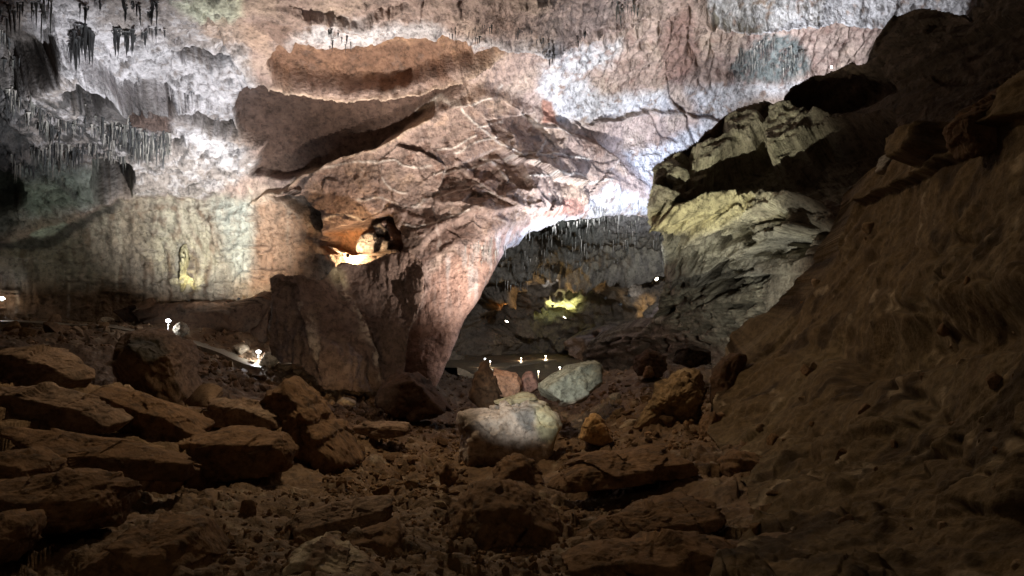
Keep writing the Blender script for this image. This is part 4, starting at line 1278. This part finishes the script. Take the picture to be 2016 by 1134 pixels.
# ================================================================== dripstone
def stal_mesh(k, sides=7, rings=9):
    rs = np.random.RandomState(k + 40)
    V, Q = [], []
    ox = oy = 0.0
    for i in range(rings):
        t = i / (rings - 1)
        r = (1 - t) ** .75 * (1 + .25 * rs.uniform(-1, 1)) * .5 + .04
        if i == 0:
            r *= 1.5
        ox += rs.uniform(-.06, .06)
        oy += rs.uniform(-.06, .06)
        for j in range(sides):
            a = 2 * math.pi * j / sides
            V.append((ox + r * math.cos(a), oy + r * math.sin(a), .03 - t))
    for i in range(rings - 1):
        for j in range(sides):
            a, b = i * sides + j, i * sides + (j + 1) % sides
            Q.append((a, b, b + sides, a + sides))
    return np.array(V), np.array(Q)


STAL = [stal_mesh(k) for k in range(8)]


def inpoly(poly, x, y):
    return segdist(poly, np.array([x], np.float32), np.array([y], np.float32), True)[0] > 0


def stalactites():
    R = random.Random(8)
    DKC, LTC, GYC = C(74, 74, 74), C(176, 170, 160), C(112, 112, 108)  # DKC: unlit stalactites, their shade put into the colour
    cache = {}

    def one(k, cname, c):
        if (k, cname) not in cache:
            V, Q = STAL[k]
            n = fbm(V.astype(np.float32), .3, 2, k)
            o = mesh_from('stalactite', V, Q, np.clip(c[None] * (1 + .4 * n)[:, None], .01, .8), M_STAL)
            cache[(k, cname)] = o
            return o
        o = cache[(k, cname)].copy()
        COL.objects.link(o)
        return o
    clusters = [
        ([(130, 50), (182, 46), (185, 70), (130, 75)], 46, (26, 62), (.10, .22), 'd', DKC, 'dark stalactite in the thick cluster on the upper left ceiling'),
        ([(222, 50), (262, 50), (262, 66), (222, 66)], 26, (20, 48), (.09, .2), 'd', DKC, 'dark stalactite in the second cluster right of the thick one'),
        ([(240, -6), (312, -6), (315, 8), (240, 8)], 20, (12, 36), (.07, .16), 'd', DKC, 'dark stalactite at the top edge of the left ceiling'),
        ([(140, -8), (205, -8), (205, 5), (140, 5)], 12, (14, 36), (.07, .15), 'd', DKC, 'dark stalactite at the top left above the thick cluster'),
        ([(275, 42), (325, 45), (325, 58), (275, 58)], 14, (10, 28), (.06, .14), 'd', DKC, 'short dark stalactite left of the pale green crust'),
        ([(0, -10), (110, -10), (110, 20), (0, 20)], 22, (20, 60), (.08, .16), 'g', GYC, 'pale grey stalactite at the far upper left corner'),
        ([(636, 28), (690, 30), (690, 68), (640, 68)], 16, (8, 20), (.05, .12), 'd', DKC, 'small dark stalactite on the white crust above the orange hollow'),
        ([(870, 24), (1020, 40), (1080, 60), (1000, 66), (880, 50)], 40, (6, 18), (.04, .11), 'd', DKC, 'small dark stalactite in the row along the white ceiling band'),
        ([(1050, 62), (1110, 50), (1140, 40), (1148, 48), (1100, 66), (1055, 76)], 20, (10, 22), (.05, .11), 'd', DKC, 'dark stalactite on the ledge right of the orange hollow'),
        ([(1195, 2), (1245, -4), (1255, 12), (1215, 22)], 26, (10, 26), (.05, .12), 'g', GYC, 'grey stalactite in the cluster at the top of the fluted wall'),
        ([(1120, 425), (1170, 415), (1210, 412), (1215, 420), (1120, 438)], 18, (6, 20), (.04, .08), 'l', LTC, 'pale thin stalactite hanging from the top of the arch'),
        ([(355, 182), (395, 184), (395, 190), (355, 190)], 7, (10, 22), (.04, .09), 'd', DKC, 'small dark stalactite above the dark gash'),
    ]
    for poly, cnt, (la, lb), (ra, rb), cn, c, lab in clusters:
        xs, ys = [q[0] for q in poly], [q[1] for q in poly]
        made = 0
        while made < cnt:
            x, y = R.uniform(min(xs), max(xs)), R.uniform(min(ys), max(ys))
            if not inpoly(poly, x, y):
                continue
            b = hang(A, AV, x, y, .12)
            L = (la * .5 + (lb * 1.1 - la * .5) * R.random() ** 1.4) / F * b[1]
            r = R.uniform(ra, rb) * R.uniform(.5, 1.1)
            o = one(R.randrange(8), cn, c)
            o.location = b
            o.scale = (r, r, L)
            o.rotation_euler = (R.uniform(-.05, .05), R.uniform(-.05, .05), R.uniform(0, 6.3))
            tag(o, lab, 'stalactite', lab.replace('stalactite', 'stalactites', 1))
            made += 1

    def fringe(sheet, V_, regions, label, cols):
        Vs, Qs, Cs = [], [], []
        n = 0
        for poly, cnt, (la, lb), (ra, rb) in regions:
            xs, ys = [q[0] for q in poly], [q[1] for q in poly]
            X = np.array([R.uniform(min(xs), max(xs)) for _ in range(cnt * 3)], np.float32)
            Y = np.array([R.uniform(min(ys), max(ys)) for _ in range(cnt * 3)], np.float32)
            ok = segdist(poly, X, Y, True) > 0
            for x, y in list(zip(X[ok], Y[ok]))[:cnt]:
                b = hang(sheet, V_, x, y, .05)
                if gnoise(np.array([b * .4], np.float32), 3)[0] + .6 * gnoise(np.array([b * 1.3], np.float32), 5)[0] < -.02:
                    continue
                L = (la + (lb - la) * R.random() ** 1.6) / F * b[1]
                r = R.uniform(ra, rb) * 1.1
                v, q = STAL[R.randrange(8)]
                Vs.append(v * np.array([r, r, L]) + b)
                Qs.append(q + n)
                n += len(v)
                Cs.append(np.tile(cols[R.randrange(len(cols))][None] * R.uniform(.7, 1.3), (len(v), 1)))
        o = mesh_from('stalactite_fringe', np.concatenate(Vs), np.concatenate(Qs), np.clip(np.concatenate(Cs), .01, .8), M_STAL)
        tag(o, label, 'stalactite fringe', kind='stuff')
    W_, G2 = C(170, 164, 156), C(120, 118, 112)
    fringe(A, AV, [([(-20, 110), (60, 165), (80, 200), (330, 230), (330, 300), (180, 320), (-20, 330)], 800, (6, 46), (.03, .13)),
                   ([(190, 245), (340, 240), (330, 300), (200, 305)], 220, (8, 26), (.04, .10)),
                   ([(1445, 80), (1505, 66), (1550, 66), (1590, 100), (1590, 140), (1510, 158), (1440, 160)], 620, (5, 22), (.03, .07))],
           'dense fringe of fine dark and pale dripstone on the cave ceiling', [DKC, DKC, W_, G2])
    fringe(A, AV, [([(870, 500), (1000, 460), (1090, 420), (1180, 400), (1290, 390), (1290, 402), (1180, 412), (1090, 436), (1000, 490), (940, 520)], 200, (8, 26), (.025, .06)),
                   ([(1180, 380), (1280, 388), (1280, 402), (1180, 408)], 60, (10, 24), (.03, .06))],
           'thin pale straws along the rim of the arch', [W_, G2, W_])
    fringe(B, BV, [([(1000, 470), (1100, 430), (1300, 400), (1330, 420), (1320, 500), (1180, 520), (1060, 520), (960, 540)], 750, (4, 24), (.03, .10))],
           'grey curtain of stalactites in the far chamber', [G2, W_, C(84, 84, 78)])


stalactites()


# ================================================================== path and lamps
def path_strip(pts, width, name='path'):
    pts = [np.array(q, float) for q in pts]
    dense = []
    for i in range(len(pts) - 1):
        for t in np.linspace(0, 1, 14, endpoint=False):
            dense.append(pts[i] * (1 - t) + pts[i + 1] * t)
    dense.append(pts[-1])
    V, n = [], len(dense)
    for i, q in enumerate(dense):
        a, b = dense[max(i - 1, 0)], dense[min(i + 1, n - 1)]
        t = (b - a)[:2]
        t /= np.linalg.norm(t) + 1e-9
        nr = np.array([-t[1], t[0]])
        zc = max(floor_z(*(q[:2] + nr * s * width / 2)) for s in (-1, -.5, 0, .5, 1)) + .06
        V += [(*(q[:2] - nr * width / 2), zc - .5), (*(q[:2] - nr * width / 2), zc), (*(q[:2] + nr * width / 2), zc), (*(q[:2] + nr * width / 2), zc - .5)]
    V = np.array(V)
    k = V.reshape(n, 4, 3)
    z = k[:, 1, 2].copy()
    z = np.convolve(np.pad(z, 6, mode='edge'), np.ones(13) / 13, 'valid')
    k[:, 0, 2], k[:, 1, 2], k[:, 2, 2], k[:, 3, 2] = z - .5, z, z, z - .5
    Q = [(i * 4 + j, i * 4 + j + 1, (i + 1) * 4 + j + 1, (i + 1) * 4 + j) for i in range(n - 1) for j in range(3)]
    c = np.tile(C(120, 108, 92)[None], (len(V), 1))
    return structure(mesh_from(name, V, np.array(Q), c, M_PATH, shade=False))


path_strip([on_floor(872, 54), on_floor(905, 58), on_floor(925, 66), on_floor(985, 80), on_floor(1080, 88)], 2.2)
path_strip([on_floor(-60, 46), on_floor(200, 45.5), on_floor(340, 44), on_floor(440, 44), on_floor(520, 44)], 1.4)

M_POST = plain_mat('galvanised lamp post', (.10, .10, .095), .5, .3)
M_GLOW = plain_mat('lamp lens', (.9, .9, .88), .3, 0, 30.0, (.93, .97, 1.0))
M_GLOWW = plain_mat('warm lamp lens', (.9, .85, .7), .3, 0, 22.0, (1.0, .9, .68))
M_BOX = plain_mat('black lamp housing', (.03, .03, .03), .5)


def lathe(prof, sides=20):
    V = [(r * math.cos(2 * math.pi * j / sides), r * math.sin(2 * math.pi * j / sides), z) for r, z in prof for j in range(sides)]
    Q = [(i * sides + j, i * sides + (j + 1) % sides, (i + 1) * sides + (j + 1) % sides, (i + 1) * sides + j) for i in range(len(prof) - 1) for j in range(sides)]
    return np.array(V), np.array(Q)


def path_lamp(loc, h, r, label, mat, power, col, lift=.12):
    e = bpy.data.objects.new('path_lamp', None)
    COL.objects.link(e)
    e.location = loc
    tag(e, label, 'lamp', 'path lamps in the cave')
    V, Q = lathe([(.001, 0), (.10, 0), (.10, .02), (.018, .03), (.016, h), (.001, h)])
    mesh_from('post', V, Q, None, M_POST, e)
    V, Q = lathe([(.001, h - .02), (r * .7, h - .01), (r, h + r * .25), (r * .9, h + r * .6), (r * .5, h + r * .85), (.001, h + r * .95)])
    mesh_from('lamp_head', V, Q, None, mat, e)
    if power:
        b = point((0, 0, h - lift), power, col, .05)
        b.parent = e
    return e


path_lamp(on_floor(331, 44), P(331, 633, 44)[2] - on_floor(331, 44)[2], .15, 'white mushroom path lamp on the upper path above the big rounded boulder', M_GLOW, 150, COOL)
path_lamp(on_floor(509, 44.5), P(509, 694, 44.5)[2] - on_floor(509, 44.5)[2], .14, 'white mushroom path lamp beside the pale lit rock', M_GLOW, 190, COOL)
path_lamp(P(4, 594, 48), .15, .16, 'white lamp glowing at the left edge of the photo under the wall', M_GLOW, 50, WARM)
for px, py, d, lab, mt, pw in [
    (892, 727, 66, 'leftmost bright lamp beside the wet path in the far chamber', M_GLOWW, 130),
    (904, 748, 58, 'white lamp nearest the foot of the arch on the far path', M_GLOW, 90),
    (955, 707, 80, 'tiny lamp farthest left on the far chamber floor', M_GLOW, 0),
    (953, 716, 77, 'dimmer lamp of the close pair on the far floor', M_GLOW, 60),
    (965, 712, 77, 'brighter lamp of the close pair on the far floor', M_GLOW, 60),
    (1026, 706, 86, 'lone warm lamp in the middle of the far floor', M_GLOWW, 160),
    (1074, 701, 88, 'lamp farthest back at the end of the far path', M_GLOWW, 160),
    (1102, 724, 70, 'bright white lamp above the greenish oval boulder', M_GLOW, 120),
    (1060, 732, 62, 'small lamp just behind the dusky pink rock', M_GLOWW, 60)]:
    g = on_floor(px, d)
    z = P(px, py, d)[2]
    path_lamp((g[0], g[1], min(g[2], z - .25)), max(z - g[2], .2), .07, lab, mt, pw, WARM)


def flood(loc, aim, label, mat, power, col, cone, s=.22):
    """a small floodlight: housing, lens and bracket, with its lamp"""
    e = bpy.data.objects.new('floodlight', None)
    COL.objects.link(e)
    e.location = loc
    e.rotation_euler = (Vector(aim) - Vector(loc)).to_track_quat('-Z', 'Y').to_euler()
    tag(e, label, 'floodlight', 'small floodlights in the cave')
    V, Q = lathe([(.001, s * .9), (s * .5, s * .9), (s * .6, s * .5), (s, 0), (s * 1.02, -.02), (s * .92, -.02)])
    mesh_from('housing', V, Q, None, M_BOX, e)
    V, Q = lathe([(.001, -.005), (s * .5, -.005), (s * .9, 0)])
    mesh_from('lens', V, Q, None, mat, e)
    V, Q = lathe([(.02, s * .4), (.02, s * 1.8)], 8)
    mesh_from('bracket', V, Q, None, M_POST, e)
    if power:
        l = spot((0, 0, -.06), (0, 0, -1), power, col, cone, .7, .08)
        l.rotation_euler = (0, 0, 0)
        l.parent = e
    return e


def at_wall(sheet, V, px, py, out, dn=0.0):
    q = hang(sheet, V, px, py, out)
    return (float(q[0]), float(q[1]), float(q[2]) - dn)


flood(at_wall(B, BV, 1118, 636, 4.0), hang(B, BV, 1104, 600), 'floodlight below the yellow green lit rock in the far chamber', M_GLOWW, 6500, YEL, 62)
flood(at_wall(B, BV, 975, 606, 2.5), hang(B, BV, 1000, 566), 'floodlight under the amber lit fringe by the arch', M_GLOWW, 2000, AMB, 90)
flood(at_wall(B, BV, 1078, 556, 3.0), hang(B, BV, 1090, 545), 'floodlight at the small white lit curtain in the far chamber', M_GLOW, 1500, COOL, 60)
flood(at_wall(B, BV, 1140, 560, 4.0), hang(B, BV, 1158, 536), 'floodlight under the orange ledge in the far chamber', M_GLOWW, 1500, AMB, 60)
flood(at_wall(B, BV, 1286, 552, 2.0), hang(B, BV, 1278, 520), 'floodlight at the yellow lit niche beside the right outcrop', M_GLOWW, 1400, YEL, 60)
flood(at_wall(B, BV, 1250, 618, 3.0), hang(B, BV, 1258, 600), 'floodlight at the small golden ledge in the far chamber', M_GLOWW, 1100, AMB, 60)
flood(at_wall(B, BV, 1218, 584, 2.0), hang(B, BV, 1226, 592), 'tiny white floodlight left of the golden ledge', M_GLOWW, 80, WARM, 100)
flood(at_wall(B, BV, 1250, 588, 2.0), hang(B, BV, 1250, 570), 'tiny white floodlight above the golden ledge', M_GLOW, 60, COOL, 100)
flood(P(1637, 132, 42.0), P(1400, 150, 20), 'white floodlight on the crest of the dark hill', M_GLOW, 0, COOL, 90, .06)
# niche lamp, left wall lamps, foot of the buttress
flood(P(684, 503, 45.6), P(712, 478, 49), 'floodlight on the white ledge lighting the orange niche', M_GLOWW, 800, (1, .66, .38), 150, .12)
flood(P(372, 592, 50.3), P(366, 510, 51.6), 'floodlight at the foot of the flowstone column', M_GLOWW, 330, YEL, 90, .06)
flood(P(470, 588, 48.5), P(520, 500, 52), 'floodlight on the dark ledge under the pale wall streak', M_GLOWW, 330, WARM, 120, .1)
spot(P(70, 486, 44.0), P(100, 455, 46.5), 160, GRN, 110)
spot(P(660, 785, 37.5), P(670, 690, 41), 110, WARM, 120)
